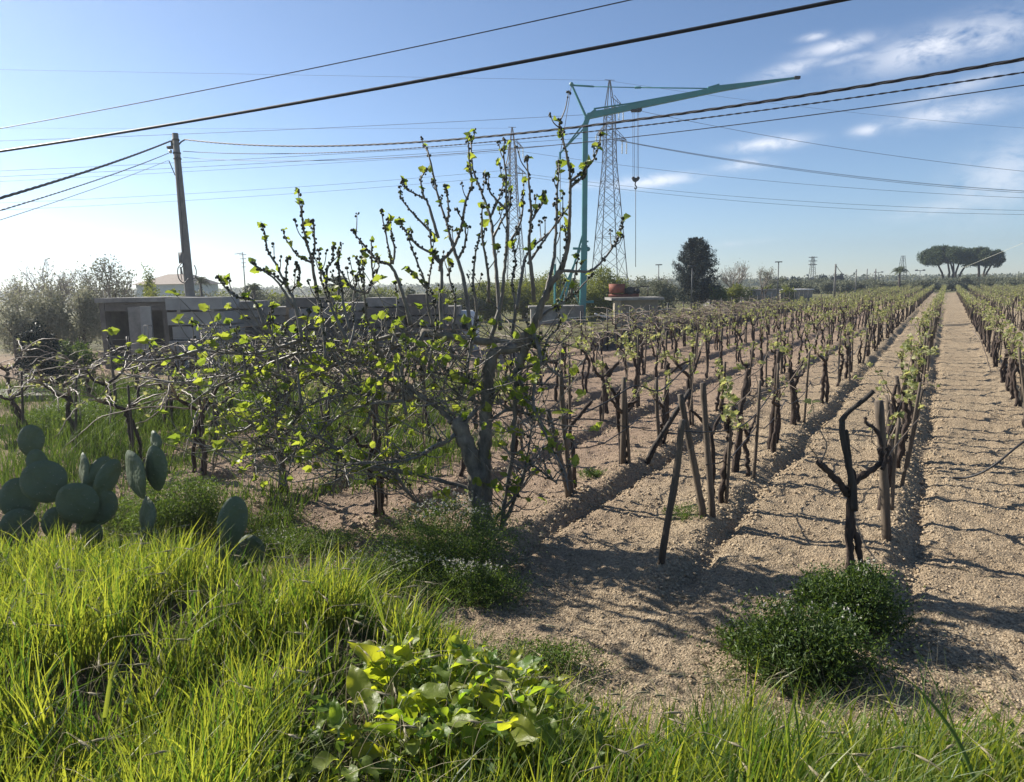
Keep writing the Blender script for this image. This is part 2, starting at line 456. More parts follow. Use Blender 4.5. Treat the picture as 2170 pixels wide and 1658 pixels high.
# ------------------------------------------------------------------ terrain
TH = math.atan(.6125)
CT, ST = math.cos(TH), math.sin(TH)
ROW_U = [-.48, -2.28, -4.02, -5.8, -7.6, -9.4, -11.2, -13.0, -14.8, -16.6, -18.4, 1.42, 3.2, 5.0, 6.8, 8.6, 10.4]
def uv(x, y): return x*CT-y*ST, x*ST+y*CT
def xy(u, v): return u*CT+v*ST, -u*ST+v*CT
GX = [-30, -6, -2.6, -1.3, -.4, .15, .7, 3.5, 30]; GY = [9.5, 7.1, 6.05, 5.5, 4.7, 4.1, 3.72, 3.45, 3.2]
def Yg(x): return np.interp(x, GX, GY)
def gz(x, y, fine=False):
    x = np.asarray(x, dtype=float); y = np.asarray(y, dtype=float)
    t = np.clip((Yg(x)+.9-y)/2.3, 0, 1); t = t*t*(3-2*t)
    z = t*.62
    u, v = uv(x, y)
    field = np.clip((v-5.4)/.9, 0, 1)*(1-t)
    r = np.zeros_like(z)
    for ru in ROW_U:
        wob = (vnoise(v, v*0+ru*7.3, .8)-.5)*.12
        d = u-ru-.10-wob
        r += np.exp(-np.where(d > 0, (d/.13)**2, (d/.42)**2))*.085
        r -= np.exp(-((d-.25)/.09)**2)*.05
    z = z + r*field*(.6+.8*vnoise(x, y, 1.7))
    z = z + (vnoise(x, y, .5)-.5)*.06
    if fine:
        a = np.clip(1.25-np.hypot(x, y)/60, 0, 1)
        z = z+a*((vnoise(x, y, 4)-.5)*.045+(vnoise(x+7, y, 11)-.5)*.034+(vnoise(x, y+5, 24)-.5)*.026)
    return z
def g1(x, y): return float(gz(np.array([x]), np.array([y]))[0])

def build_ground():
    NX = 900
    ys = np.concatenate([np.linspace(-60, .3, 30)[:-1], np.geomspace(.8, 60, 880)-.5, np.geomspace(62, 4000, 50)])
    t = np.linspace(-1, 1, NX)
    X = np.outer(5+1.1*np.abs(ys), t); Y = np.repeat(ys[:, None], NX, 1)
    Z = gz(X, Y, True)
    Z = Z*np.clip(1.4-np.hypot(X, Y)/400, 0, 1)
    V = np.stack([X, Y, Z], -1).reshape(-1, 3)
    i, j = np.meshgrid(np.arange(len(ys)-1), np.arange(NX-1), indexing='ij')
    a = (i*NX+j).ravel()
    F = np.stack([a, a+1, a+NX+1, a+NX], 1)
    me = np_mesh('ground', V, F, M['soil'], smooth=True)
    col = np.zeros((len(V), 4), dtype=np.float32); col[:, 3] = 1
    x, y = V[:, 0], V[:, 1]; u, v = uv(x, y)
    n = vnoise(x, y, 1.3)
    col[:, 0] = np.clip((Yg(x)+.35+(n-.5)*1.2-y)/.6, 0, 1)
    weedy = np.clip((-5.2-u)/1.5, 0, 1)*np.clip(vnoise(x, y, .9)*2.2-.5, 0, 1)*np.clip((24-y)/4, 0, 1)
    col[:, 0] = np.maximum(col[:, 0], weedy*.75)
    far = np.clip((v-150)/8, 0, 1)
    far = np.maximum(far, np.clip((-11-u)/1.0, 0, 1)*np.clip((y-30)/6, 0, 1))
    col[:, 1] = far
    col[:, 2] = np.clip((-2.6-u)/2.5, 0, 1)*.8*(1-far)
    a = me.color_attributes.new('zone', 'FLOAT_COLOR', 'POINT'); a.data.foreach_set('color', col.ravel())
    return tag(link('ground', me), 'tilled beige soil with low ridges under the vine rows', 'ground', kind='structure')
build_ground()

def build_clods(n=60000):
    ico = np.array([[0, 0, 1], [.894, 0, .447], [.276, .851, .447], [-.724, .526, .447], [-.724, -.526, .447], [.276, -.851, .447],
                    [.724, .526, -.447], [-.276, .851, -.447], [-.894, 0, -.447], [-.276, -.851, -.447], [.724, -.526, -.447], [0, 0, -1]])
    F0 = np.array([[0, 1, 2], [0, 2, 3], [0, 3, 4], [0, 4, 5], [0, 5, 1], [1, 6, 2], [2, 7, 3], [3, 8, 4], [4, 9, 5], [5, 10, 1], [6, 7, 2], [7, 8, 3], [8, 9, 4],
                   [9, 10, 5], [10, 6, 1], [11, 7, 6], [11, 8, 7], [11, 9, 8], [11, 10, 9], [11, 6, 10]])
    nr = n*2//5
    ru = RNG.choice(ROW_U[:8]+[1.58], nr); v = 5.8+RNG.random(nr)**1.6*20
    u = ru+.28+RNG.normal(size=nr)*.15
    x1, y1 = xy(u, v)
    m = n-nr
    y2 = 3.6+RNG.random(m)**1.5*12; x2 = RNG.uniform(-.85, .85, m)*y2
    x = np.concatenate([x1, x2]); y = np.concatenate([y1, y2])
    k = (y > Yg(x)+.1) & (np.abs(x) < .9*y+1)
    x, y = x[k], y[k]; n = len(x)
    s = .005+.016*RNG.random(n)**3.2; s[:min(nr, n)] *= 1.35
    s *= np.clip(y/8, .7, 1.15)
    z = gz(x, y, True)+s*.25
    S = RNG.uniform(.65, 1.25, (n, 12, 1))*ico[None]*s[:, None, None]*np.array([1, 1, .75])
    an = RNG.uniform(0, 2*PI, n); c, sn = np.cos(an)[:, None], np.sin(an)[:, None]
    X = S[..., 0]*c-S[..., 1]*sn; Y = S[..., 0]*sn+S[..., 1]*c
    V = np.stack([X+x[:, None], Y+y[:, None], S[..., 2]+z[:, None]], -1).reshape(-1, 3)
    F = (F0[None]+(np.arange(n)*12)[:, None, None]).reshape(-1, 3)
    tag(link('soil_clods', np_mesh('soil_clods', V, F, M['clod'])), 'loose clods and small stones on the tilled soil', 'soil clods', kind='stuff')
build_clods()

def build_prunings():
    mb = MB()
    for _ in range(420):
        y = 4.5+random.random()**1.4*13; x = random.uniform(-.6, .8)*y
        if y < Yg(x)+.3: continue
        a = random.uniform(0, PI); L_ = random.uniform(.05, .22); b_ = random.uniform(-.25, .25)
        P = []
        for t in (0, .5, 1):
            px_ = x+math.cos(a+b_*t)*L_*t; py_ = y+math.sin(a+b_*t)*L_*t
            P.append(Vector((px_, py_, float(gz(np.array([px_]), np.array([py_]), True)[0])+.008+.01*t)))
        mb.tube(P, [.004, .0035, .002], 4)
    tag(mb.build('vine_prunings', M['straw']), 'short dry vine prunings littering the soil', 'prunings', kind='stuff')
build_prunings()

# ------------------------------------------------------------------ grass
def blades(x, y, z, h, w, lean, ang, curl, tint, S=5):
    n = len(x)
    t = np.linspace(0, 1, S+1)[None, :]
    lx, ly = np.cos(ang)[:, None], np.sin(ang)[:, None]
    hh = h[:, None]
    off = hh*(lean[:, None]*t+curl[:, None]*t**2.4)
    zz = z[:, None]+hh*(t-.28*np.abs(curl[:, None])*t**3)
    cx = x[:, None]+lx*off; cy = y[:, None]+ly*off
    wa = RNG.uniform(0, PI, n)[:, None]
    ww = (w[:, None]*(1-t**1.8)*.5+.0003)
    wx, wy = np.cos(wa)*ww, np.sin(wa)*ww
    A = np.stack([cx-wx, cy-wy, zz], -1); B = np.stack([cx+wx, cy+wy, zz], -1)
    V = np.stack([A, B], 2).reshape(n, -1, 3)
    k = np.arange(S)
    F0 = np.stack([2*k, 2*k+1, 2*k+3, 2*k+2], 1)
    nv = 2*(S+1)
    F = (F0[None]+(np.arange(n)*nv)[:, None, None]).reshape(-1, 4)
    return V.reshape(-1, 3), F, np.repeat(tint, nv)
def grass_patch(name, label, x, y, h, w, m, per=12, spread=.045, lean=.25, curl=.35, tlo=0., thi=1., S=5, straw=.0, zoff=None):
    """x,y tuft centres"""
    n0 = len(x)
    X = np.repeat(x, per)+RNG.normal(size=n0*per)*spread
    Y = np.repeat(y, per)+RNG.normal(size=n0*per)*spread
    H = np.repeat(h, per)*RNG.uniform(.45, 1.15, n0*per)
    n = len(X)
    Z = gz(X, Y)-.01
    tint = np.clip(np.repeat(RNG.uniform(tlo, thi, n0), per)+RNG.normal(size=n)*.15, 0, 1)
    wind = -.5
    ang = np.where(RNG.random(n) < .45, wind+RNG.normal(size=n)*.8, RNG.uniform(0, 2*PI, n))
    V, F, T = blades(X, Y, Z, H, w*RNG.uniform(.6, 1.3, n), np.abs(RNG.normal(size=n))*lean, ang, np.abs(RNG.normal(size=n))*curl, tint, S)
    me = np_mesh(name, V, F, m, smooth=True, tint=T)
    return tag(link(name, me), label, 'grass', kind='stuff')

def in_view(x, y, m=1.0): return np.abs(x) < .80*y+m
def sample(n, fn, x0, x1, y0, y1):
    x = RNG.uniform(x0, x1, n); y = RNG.uniform(y0, y1, n)
    k = fn(x, y); return x[k], y[k]
# tall bright verge grass
x, y = sample(15500, lambda x, y: (y < Yg(x)-.05+(vnoise(x, y, 2.2)-.5)*.9) & in_view(x, y, .8) & (vnoise(x, y, 1.5)+.35*vnoise(x, y, 5) > np.where(x > .5, .62, .36+.3*np.exp(-((x+.28)/.6)**2-((y-3.15)/.5)**2))), -8, 4, 1.5, 8.2)
hh = (.24+.42*vnoise(x, y, 1.9))*np.interp(x, [-4, -1.2, 0, 1.5, 4], [1.0, 1.05, .85, 1.15, 1.15])*np.clip(1.25-.05*y, .95, 1.3)
hh *= np.where(y > Yg(x)-.7, .72, 1)
hh *= 1-.62*np.exp(-((x+.28)/.62)**2-((y-3.15)/.55)**2)
grass_patch('verge_grass', 'tall bright yellow-green grass on the roadside bank', x, y, hh, .0115, M['grass'], per=7, spread=.05, lean=.2, curl=.3, tlo=0, thi=1)
# shorter undergrowth below it, darkened in colour for the shade between clumps
x, y = sample(12000, lambda x, y: (y < Yg(x)+.15+(vnoise(x, y, 2.2)-.5)*.8) & in_view(x, y, .8), -8, 4, 1.5, 8.4)
grass_patch('undergrowth', 'short grass under the taller blades, colour darkened to stand in for shade', x, y, np.full(len(x), .13), .006, M['darkweed'], per=7, spread=.06, lean=.4, curl=.5, tlo=0, thi=.6, S=4)
# dry arching stalks
x, y = sample(1500, lambda x, y: (y < Yg(x)+.1) & in_view(x, y, .5), -6, 3.5, 2, 7.6)
grass_patch('dry_grass', 'pale dry stalks scattered through the green grass', x, y, np.full(len(x), .42), .004, M['straw'], per=2, spread=.03, lean=.5, curl=.9, tlo=0, thi=0, S=6)
def seed_heads():
    mb = MB(); n_ = 0
    while n_ < 150:
        y = random.uniform(2.2, 6.8); x = random.uniform(-.78, .7)*y
        if y > Yg(x)-.1: continue
        n_ += 1; z = g1(x, y); h = random.uniform(.32, .55); a = random.uniform(-1.6, .6); L_ = random.uniform(.08, .22)
        d = Vector((math.cos(a), math.sin(a), 0))
        Q = smooth_path([Vector((x, y, z)), Vector((x, y, z+h*.55))+d*L_*.2, Vector((x, y, z+h*.92))+d*L_*.7, Vector((x, y, z+h*.95))+d*L_*1.3], 4)
        mb.tube(Q, .0013, 3, 0, False)
        e = Q[-1]; t_ = (Q[-1]-Q[-3]).normalized(); hl = random.uniform(.04, .075)
        mb.tube([e, e+t_*hl*.3, e+t_*hl*.7, e+t_*hl], [.002, .0055, .0045, .001], 5)
        for k in range(10):
            q = e+t_*hl*random.random(); mb.tube([q, q+(t_+rdir()*.35)*.04], [.0007, .0003], 3, 0, False)
    tag(mb.build('seed_heads', M['straw']), 'nodding pale seed heads above the verge grass', 'seed heads', kind='stuff')
seed_heads()
def verge_leaves():
    x, y = sample(2600, lambda x, y: (y < Yg(x)+.1) & in_view(x, y, .4) & (vnoise(x+9, y, 1.3) > .5), -6, 3.4, 2.2, 7.4)
    n_ = len(x); x = np.repeat(x, 4)+RNG.normal(size=n_*4)*.05; y = np.repeat(y, 4)+RNG.normal(size=n_*4)*.05
    P = np.stack([x, y, gz(x, y)+RNG.uniform(.04, .24, n_*4)], 1)
    tag(cloud_obj('verge_weeds', P, .045, M['weed'], None, .75), 'small round weed leaves among the verge grass', 'weeds', kind='stuff')
verge_leaves()
# weeds between the vines on the left
x, y = sample(9000, lambda x, y: (uv(x, y)[0] < -6.2) & (y > Yg(x)+1.2) & (vnoise(x, y, .7) > .33) & in_view(x, y, 1), -17, 0, 7, 21)
grass_patch('vineyard_weeds', 'tall weeds growing between the left vine rows', x, y, .28+.45*vnoise(x, y, .6), .012, M['darkweed'], per=6, spread=.08, lean=.25, curl=.3, tlo=.1, thi=1, S=4)
# sparse sprouts on the soil edge
x, y = sample(6500, lambda x, y: (y > Yg(x)-.1) & (y < Yg(x)+2.0-.35*np.clip(x+1,0,3)) & (vnoise(x, y, 1.6)+.3*vnoise(x, y, 6) > .72), -5, 3.5, 3, 9)
grass_patch('sparse_sprouts', 'thin scattered sprouts along the edge of the bare soil', x, y, np.full(len(x), .10), .005, M['weed'], per=6, spread=.05, lean=.5, curl=.5, tlo=.2, thi=1, S=3)

# ------------------------------------------------------------------ vines and stakes
def bark_tube(mb, pts, r0, r1, n=8, wob=.16, seg=5, mi=0, kn=.02):
    P = smooth_path(pts, seg)
    P = [p+Vector((random.uniform(-kn, kn), random.uniform(-kn, kn), 0))*(1 if 0 < i < len(P)-1 else 0) for i, p in enumerate(P)]
    R = lerp_list([r0, (r0+r1)*.5, r1], len(P))
    R = [r*random.uniform(.86, 1.18) for r in R]
    mb.tube(P, R, n, mi, True, wob)
    return P

def add_vine_leaves(mb, p, k=3, s=.06):
    for _ in range(k):
        leaf(mb, p+rdir()*.03, rdir(-.2, 1), rdir(.2, 1), s*random.uniform(.6, 1.2), VINE_OUT, tint=random.random()**1.3)

def make_vine(seed, leafy=1.0, trained=False):
    """prototype vine, row runs along local Y; returns meshes"""
    random.seed(seed)
    tr, ca, lv = MB(), MB(), MB()
    h = random.uniform(.72, .95)
    lean = random.uniform(-.12, .12); lx = random.uniform(-.08, .08)
    P = bark_tube(tr, [(0, 0, -.08), (lx*.3, lean*.4, h*.35), (lx, lean*.2, h*.7), (lx*.6, lean, h)], .035, .029, 9)
    head = P[-1]
    if random.random() < .35:  # twin trunk
        bark_tube(tr, [(.05, .06, -.06), (.08, .05, h*.4), head], .026, .022, 7)
    ends = []
    for s in (-1, 1):
        if random.random() < .12: continue
        L_ = random.uniform(.22, .45)
        e = head+Vector((random.uniform(-.08, .08), s*L_, random.uniform(.12, .34)))
        m_ = head+Vector((random.uniform(-.05, .05), s*L_*.6, random.uniform(.02, .1)))
        bark_tube(tr, [head-Vector((0, 0, .03)), m_, e], .028, .016, 7, kn=.012)
        ends.append((e, s))
    ends.append((head, random.choice((-1, 1))))
    if trained:
        for e, s in ends:
            for _ in range(random.choice((3, 4))):
                L_ = random.uniform(.7, 1.5); sx = random.choice((-1, 1)); yy = s*random.uniform(.2, 1); zz = random.uniform(-.1, .35)
                Q = smooth_path([e, e+Vector((sx*.3*L_, yy*.35*L_, zz*.6+.08)), e+Vector((sx*.6*L_, yy*.7*L_, zz)), e+Vector((sx*.75*L_, yy*L_, zz-random.uniform(0, .35)))], 5)
                ca.tube([q+rdir()*.012 for q in Q], lerp_list([.012, .005], len(Q)), 5)
                for q in Q[6:]:
                    if random.random() < .12: add_vine_leaves(lv, q, 2, .055)
    for e, s in ends:
        for _ in range(random.choice((2, 2, 3))):
            d = Vector((random.uniform(-.35, .35), s*random.uniform(.3, 1), random.uniform(.1, .9))).normalized()
            ln = random.uniform(.25, .75)
            a = e; b = e+d*ln*.5+Vector((0, 0, .06)); c = b+Vector((d.x, d.y*1.1, random.uniform(-.5, .15)))*ln*.55
            Q = smooth_path([a, b, c], 5)
            ca.tube(Q, lerp_list([.0075, .0035], len(Q)), 4)
            for q in Q[2:]:
                if random.random() < .38*leafy:
                    add_vine_leaves(lv, q, random.choice((2, 3)), .058)
        if random.random() < .45: add_vine_leaves(lv, e+Vector((0, 0, .03)), int(3*leafy)+1, .055)
    T = tr.build('trunk', M['bark']); K_ = ca.build('canes', M['cane']); V_ = lv.build('leaves', M['vleaf'], smooth=False)
    out = (T.data, K_.data, V_.data)
    for o in (T, K_, V_): bpy.data.objects.remove(o)
    return out
def make_stake(seed):
    random.seed(seed)
    mb = MB(); h = random.uniform(1.2, 1.55)
    dx, dy = random.uniform(-.09, .09), random.uniform(-.14, .14)
    bend = random.uniform(-.035, .035)
    P = [Vector((dx*t+bend*math.sin(t*PI), dy*t, -.15+(h+.15)*t)) for t in np.linspace(0, 1, 7)]
    r = random.uniform(.020, .032)
    mb.tube(P, lerp_list([r*1.1, r*.85], 7), 8, 0, True, .1)
    o = mb.build('stake', M['stake']); d = o.data; bpy.data.objects.remove(o)
    return d
VINES = [make_vine(100+i, (.5, 1.3, 1.9, .8)[i % 4]) for i in range(14)]
TRAINED = [make_vine(500+i, .5, True) for i in range(6)]
STAKES = [make_stake(300+i) for i in range(8)]
random.seed(21)
RNAME = {0: 'the row beside the bare path', 1: 'the second row left of the path', 2: 'the third row left of the path', 3: 'the fourth row left of the path', 4: 'the fifth row left of the path',
         5: 'the sixth row left of the path', 6: 'the seventh row left of the path', 7: 'the weedy eighth row', 8: 'the weedy ninth row', 9: 'the tenth row at the far left', 10: 'the outermost left row',
         11: 'the first row right of the path', 12: 'the second row right of the path', 13: 'the third row right of the path', 14: 'the fourth row right of the path', 15: 'the fifth row right of the path', 16: 'the sixth row right of the path'}
cand = []
HERO_SKIP = {0: 9.2, 1: 8.6, 2: 9.8, 3: 6.2}     # hero vines are modelled one by one up to this distance along the row
for ri, ru in enumerate(ROW_U):
    v = HERO_SKIP.get(ri, 6.4 if ri < 11 else 13.0)
    while v < 150:
        x, y = xy(ru+random.uniform(-.06, .06), v)
        ok = abs(x) < .79*y+1.5 and y > 5
        if ri <= 10:
            if ru < -12 and y > 20.5: ok = False
            if ru < -10 and v > 60: ok = False
        if ok: cand.append((math.hypot(x, y), ri, x, y, v))
        v += (random.uniform(.85, 1.2) if ri in (0, 11) else random.uniform(1.3, 1.85)) if random.random() < .94 else 2.6
cand.sort()
NIND = 285
ORD = ['', 'first', 'second', 'third', 'fourth', 'fifth', 'sixth', 'seventh', 'eighth', 'ninth', 'tenth', 'eleventh', 'twelfth', 'thirteenth', 'fourteenth', 'fifteenth', 'sixteenth', 'seventeenth', 'eighteenth', 'nineteenth']
def ordinal(n):
    if n < 20: return ORD[n]
    t_ = {2: 'twent', 3: 'thirt', 4: 'fort', 5: 'fift', 6: 'sixt'}[n//10]
    return t_+'ieth' if n % 10 == 0 else t_+'y-'+ORD[n % 10]
COUNT = {}
for c_ in sorted(cand, key=lambda c: c[4]):
    r_ = c_[1]; COUNT.setdefault(r_, {0: 2, 1: 4, 2: 4, 3: 1}.get(r_, 0)); COUNT[r_] += 1; COUNT[(r_, c_[4])] = COUNT[r_]
LOOK = ['nearly bare', 'leafy', 'bushy-topped', 'sparsely leaved']
for k, (d, ri, x, y, v) in enumerate(cand[:NIND]):
    a = -TH + (PI if random.random() < .5 else 0)+random.uniform(-.15, .15)
    z = g1(x, y)
    vi = random.randrange(len(VINES)); T, K_, V_ = VINES[vi] if not 5 <= ri <= 10 else TRAINED[vi % 6]; on = ordinal(COUNT[(ri, v)])
    e = thing('grapevine', f'{LOOK[vi % 4]} grapevine, {on} in {RNAME[ri]}', 'grapevine', (x, y, z), a, 'grapevines in '+RNAME[ri])
    s = random.uniform(.95, 1.25); e.scale = (s, s, s*random.uniform(.85, 1.08)); e.rotation_euler[0] = random.uniform(-.07, .07)
    for nm, dt in (('trunk', T), ('canes', K_), ('leaves', V_)): link(nm, dt, e)
    if k < 285 and random.random() < .74:
        o = link('wooden_stake', STAKES[random.randrange(len(STAKES))])
        o.location = (x+random.uniform(-.06, .06)+.05, y+random.uniform(-.06, .06)-.06, z); o.rotation_euler = (0, 0, random.uniform(0, 6.28))
        o.rotation_euler[0] = random.uniform(-.08, .08)
        o.scale = (1, 1, random.uniform(.85, 1.06))
        tag(o, f'wooden stake of the {on} vine in {RNAME[ri]}', 'stake', 'stakes in '+RNAME[ri])
# the far part of the rows
tb, lc = MB(), []
for (d, ri, x, y, v) in cand[NIND:]:
    z = g1(x, y); h = random.uniform(.8, 1.0)
    q = [Vector((x, y, z-.05)), Vector((x+random.uniform(-.06, .06), y, z+h*.5)), Vector((x+random.uniform(-.08, .08), y+random.uniform(-.1, .1), z+h))]
    tb.tube(q, [.045, .04, .03], 5, 0, False)
    for s in (-1, 1):
        ex, ey = ST*s*.4, CT*s*.4
        tb.tube([q[2], q[2]+Vector((ex, ey, random.uniform(.1, .3)))], [.024, .012], 4, 0, False)
    if random.random() < .75:
        hs = random.uniform(1.15, 1.5); xo = random.uniform(-.1, .1)
        tb.tube([Vector((x+xo, y+.05, z)), Vector((x+xo+random.uniform(-.1, .1), y+random.uniform(-.1, .1), z+hs))], .027, 5, 1, True)
    m_ = int(70 if d < 60 else 50)
    t = RNG.uniform(-.6, .6, m_)
    lc.append(np.stack([x+ST*t+RNG.normal(size=m_)*.13, y+CT*t+RNG.normal(size=m_)*.13, z+h+.18+RNG.normal(size=m_)*.16], 1))
if tb.v:
    tag(tb.build('distant_vines', [M['bark'], M['stake']]), 'mass of distant vine trunks and stakes at the far end of the rows', 'vines', kind='stuff')
    lcn = np.concatenate(lc)
    o = cloud_obj('distant_vine_leaves', lcn, .07, M['vleaf'], aspect=.8)
    tag(o, 'haze of pale spring leaves over the distant vine rows', 'leaves', kind='stuff')

# hero vines: pixel paths standing at their own distance
def gY(px, py):   # distance of the ground seen at a pixel
    p = gnd(px, py, .05); return p.y
def hero_vine(label, base, limbs, canes=(), leaves=(), r=1.0, bits=()):
    Y = gY(*base); b = gnd(base[0], base[1], .05)
    root = thing('grapevine', label, 'grapevine', b, 0)
    tr, ca, lv = MB(), MB(), MB()
    inv = -Vector(b)
    for pts, w0, w1, dy in limbs:
        n = len(pts)
        P = [at(px, py, Y+dy*i/(n-1))+inv for i, (px, py) in enumerate(pts)]
        if dy == 0 or pts[0][1] >= base[1]-6: P[0].z -= .05
        bark_tube(tr, P, w0*Y/FPX*.5, w1*Y/FPX*.5, 10, .2, 5, kn=.008)
    for pts, w, dy in canes:
        n = len(pts)
        P = smooth_path([at(px, py, Y+dy*i/(n-1))+inv for i, (px, py) in enumerate(pts)], 6)
        ca.tube(P, lerp_list([w*Y/FPX*.5, w*Y/FPX*.22], len(P)), 5)
    for px, py, k in leaves: add_vine_leaves(lv, at(px, py, Y+random.uniform(-.1, .1))+inv, k, .07)
    tr.build('trunk', M['bark'], root)
    if ca.v: ca.build('canes', M['cane'], root)
    if lv.v: lv.build('leaves', M['vleaf'], root, smooth=False)
    return root
def hero_stake(label, base, top, w, m='stake', mid=None, dy=0.0, name='wooden_stake', wtop=None):
    Y = gY(*base); b = gnd(base[0], base[1], .05)
    pts = [base]+([mid] if mid else [])+[top]
    n = len(pts)
    P = smooth_path([at(px, py, Y+dy*i/(n-1))-b for i, (px, py) in enumerate(pts)], 5)
    P[0].z -= .1
    mb = MB(); R = lerp_list([w*Y/FPX*.5, (wtop or w*.85)*Y/FPX*.5], len(P))
    mb.tube(P, [r_*random.uniform(.95, 1.06) for r_ in R], 9, 0, True, .12)
    o = mb.build(name, M[m]); o.location = b
    return tag(o, label, 'stake')
# near end of the row left of the path
hero_vine('nearest forked black grapevine rising from the dark green weed clump', (1810, 1228),
    [([(1803, 1226), (1801, 1160), (1800, 1100), (1806, 1020), (1797, 985)], 17, 16, 0), ([(1828, 1205), (1818, 1150), (1805, 1095), (1803, 1040)], 13, 10, 0),
     ([(1798, 1050), (1783, 1030), (1768, 1012), (1740, 985), (1735, 980)], 15, 12, -.1), ([(1803, 1035), (1822, 1012), (1850, 995), (1870, 975), (1862, 950)], 15, 11, .1),
     ([(1862, 955), (1868, 945), (1855, 910), (1838, 900), (1832, 885)], 9, 6, .1), ([(1870, 985), (1880, 965), (1882, 950)], 9, 5, 0)],
    [([(1740, 985), (1722, 955), (1700, 935), (1668, 922)], 3.5, -.2), ([(1741, 980), (1752, 945), (1742, 920), (1728, 890), (1722, 855)], 3.2, .1), ([(1880, 970), (1910, 930), (1940, 895), (1958, 878)], 3, .3), ([(1850, 908), (1848, 935), (1862, 950)], 3, 0)],
    [(1722, 858, 3), (1720, 880, 1)])
hero_stake('charred black split post bound to the nearest forked vine, its top snapped sideways', (1811, 1075), (1782, 902), 15, 'black_wood', mid=(1796, 1000), name='charred_post')
for o_ in [bpy.data.objects['charred_post']]:
    mb = MB(); Y = gY(1810, 1228); b = gnd(1811, 1075, .05)
    # rebuild the post at the vine's own distance, bound to the trunk
    for pts, w in (([(1811, 1082), (1808, 1035), (1797, 980), (1786, 930), (1784, 892)], 14), ([(1802, 1030), (1800, 975), (1794, 925), (1792, 912)], 11), ([(1781, 894), (1800, 872), (1828, 850), (1851, 829)], 11)):
        P = smooth_path([at(px, py, Y-.05)-b for px, py in pts], 4)
        mb.tube(P, lerp_list([w*Y/FPX*.5, w*Y/FPX*.45], len(P)), 8, 0, True, .14)
    tmp = mb.build('tmp', M['black_wood']); o_.data = tmp.data; bpy.data.objects.remove(tmp)
hero_stake('stout pale round post behind the forked vine, the broadest stake of the row', (1880, 1158), (1862, 850), 20, mid=(1873, 1010), wtop=17)
hero_stake('thin dark post just right of the stout pale round post', (1893, 1010), (1880, 838), 11, 'stake', dy=.1)
hero_vine('twisted grapevine behind the stout pale round post', (1905, 975),
    [([(1905, 975), (1908, 925), (1902, 880), (1912, 850)], 13, 11, 0), ([(1912, 860), (1935, 838), (1960, 826)], 8, 5, .2), ([(1903, 880), (1893, 845), (1899, 815)], 10, 6, 0), ([(1884, 1020), (1898, 985), (1893, 930), (1903, 900)], 10, 8, .1)],
    [([(1912, 850), (1930, 815), (1925, 780), (1935, 745)], 3, .2), ([(1905, 860), (1880, 820), (1865, 790)], 3, -.1), ([(1900, 905), (1930, 895), (1955, 870)], 4, .2)], [(1925, 742, 5), (1912, 775, 4), (1866, 792, 3), (1842, 775, 4)])
hero_stake('dark upright post among the vines two steps beyond the stout pale post', (1913, 965), (1916, 790), 10)
hero_stake('slim post leaning left of the tangled vines beyond the stout post', (1922, 925), (1900, 798), 9)
# near end of the second row
hero_stake('long slanting front post of the row end, split near its top', (1397, 1203), (1446, 890), 17, mid=(1432, 1010), wtop=14)
hero_stake('tall tapering post leaning left over the long slanting front post', (1493, 1106), (1441, 836), 16, mid=(1466, 960), wtop=13)
hero_stake('straight bare post right of the two crossed leaning posts', (1511, 1105), (1489, 812), 14, mid=(1500, 960))
hero_vine('grapevine tied against the straight bare post', (1506, 1062),
    [([(1508, 1062), (1511, 1000), (1508, 925), (1498, 900)], 10, 8, 0), ([(1500, 905), (1482, 885), (1462, 868)], 8, 5, -.1), ([(1510, 920), (1524, 885), (1545, 862), (1562, 858)], 7, 5, .2)],
    [([(1462, 868), (1466, 840), (1470, 790)], 3, 0), ([(1562, 858), (1590, 830), (1605, 800)], 3, .2)], [(1470, 788, 2)])
hero_vine('thick shaggy grapevine next beyond the crossed row-end posts', (1558, 1004),
    [([(1555, 1004), (1562, 960), (1568, 910), (1567, 870)], 14, 13, 0), ([(1567, 880), (1577, 830), (1586, 782)], 11, 9, .1), ([(1565, 875), (1545, 860), (1515, 855)], 7, 5, -.2)],
    [([(1586, 800), (1612, 780), (1628, 745)], 3, .2), ([(1570, 870), (1605, 830), (1600, 790)], 3, 0)], [(1565, 782, 5), (1570, 776, 3), (1655, 740, 4), (1612, 770, 3)])
hero_vine('grapevine with a bare bent side arm past the shaggy vine', (1634, 955),
    [([(1632, 955), (1636, 900), (1642, 850), (1646, 790), (1650, 745)], 13, 8, 0), ([(1645, 940), (1652, 890), (1648, 850), (1655, 835)], 8, 6, .1)],
    [([(1655, 835), (1680, 800), (1700, 770)], 3, .2), ([(1640, 828), (1610, 835), (1590, 850)], 4, 0)], [(1665, 742, 4), (1645, 735, 3), (1705, 765, 3)])
hero_vine('slender grapevine at the bend of the second row, leaves at its tip', (1683, 905),
    [([(1680, 905), (1682, 860), (1676, 800), (1672, 780)], 12, 9, 0), ([(1676, 800), (1692, 780), (1702, 765)], 7, 5, .1)], [([(1702, 765), (1722, 735), (1735, 700)], 3, .2)], [(1715, 730, 4), (1668, 772, 2)])
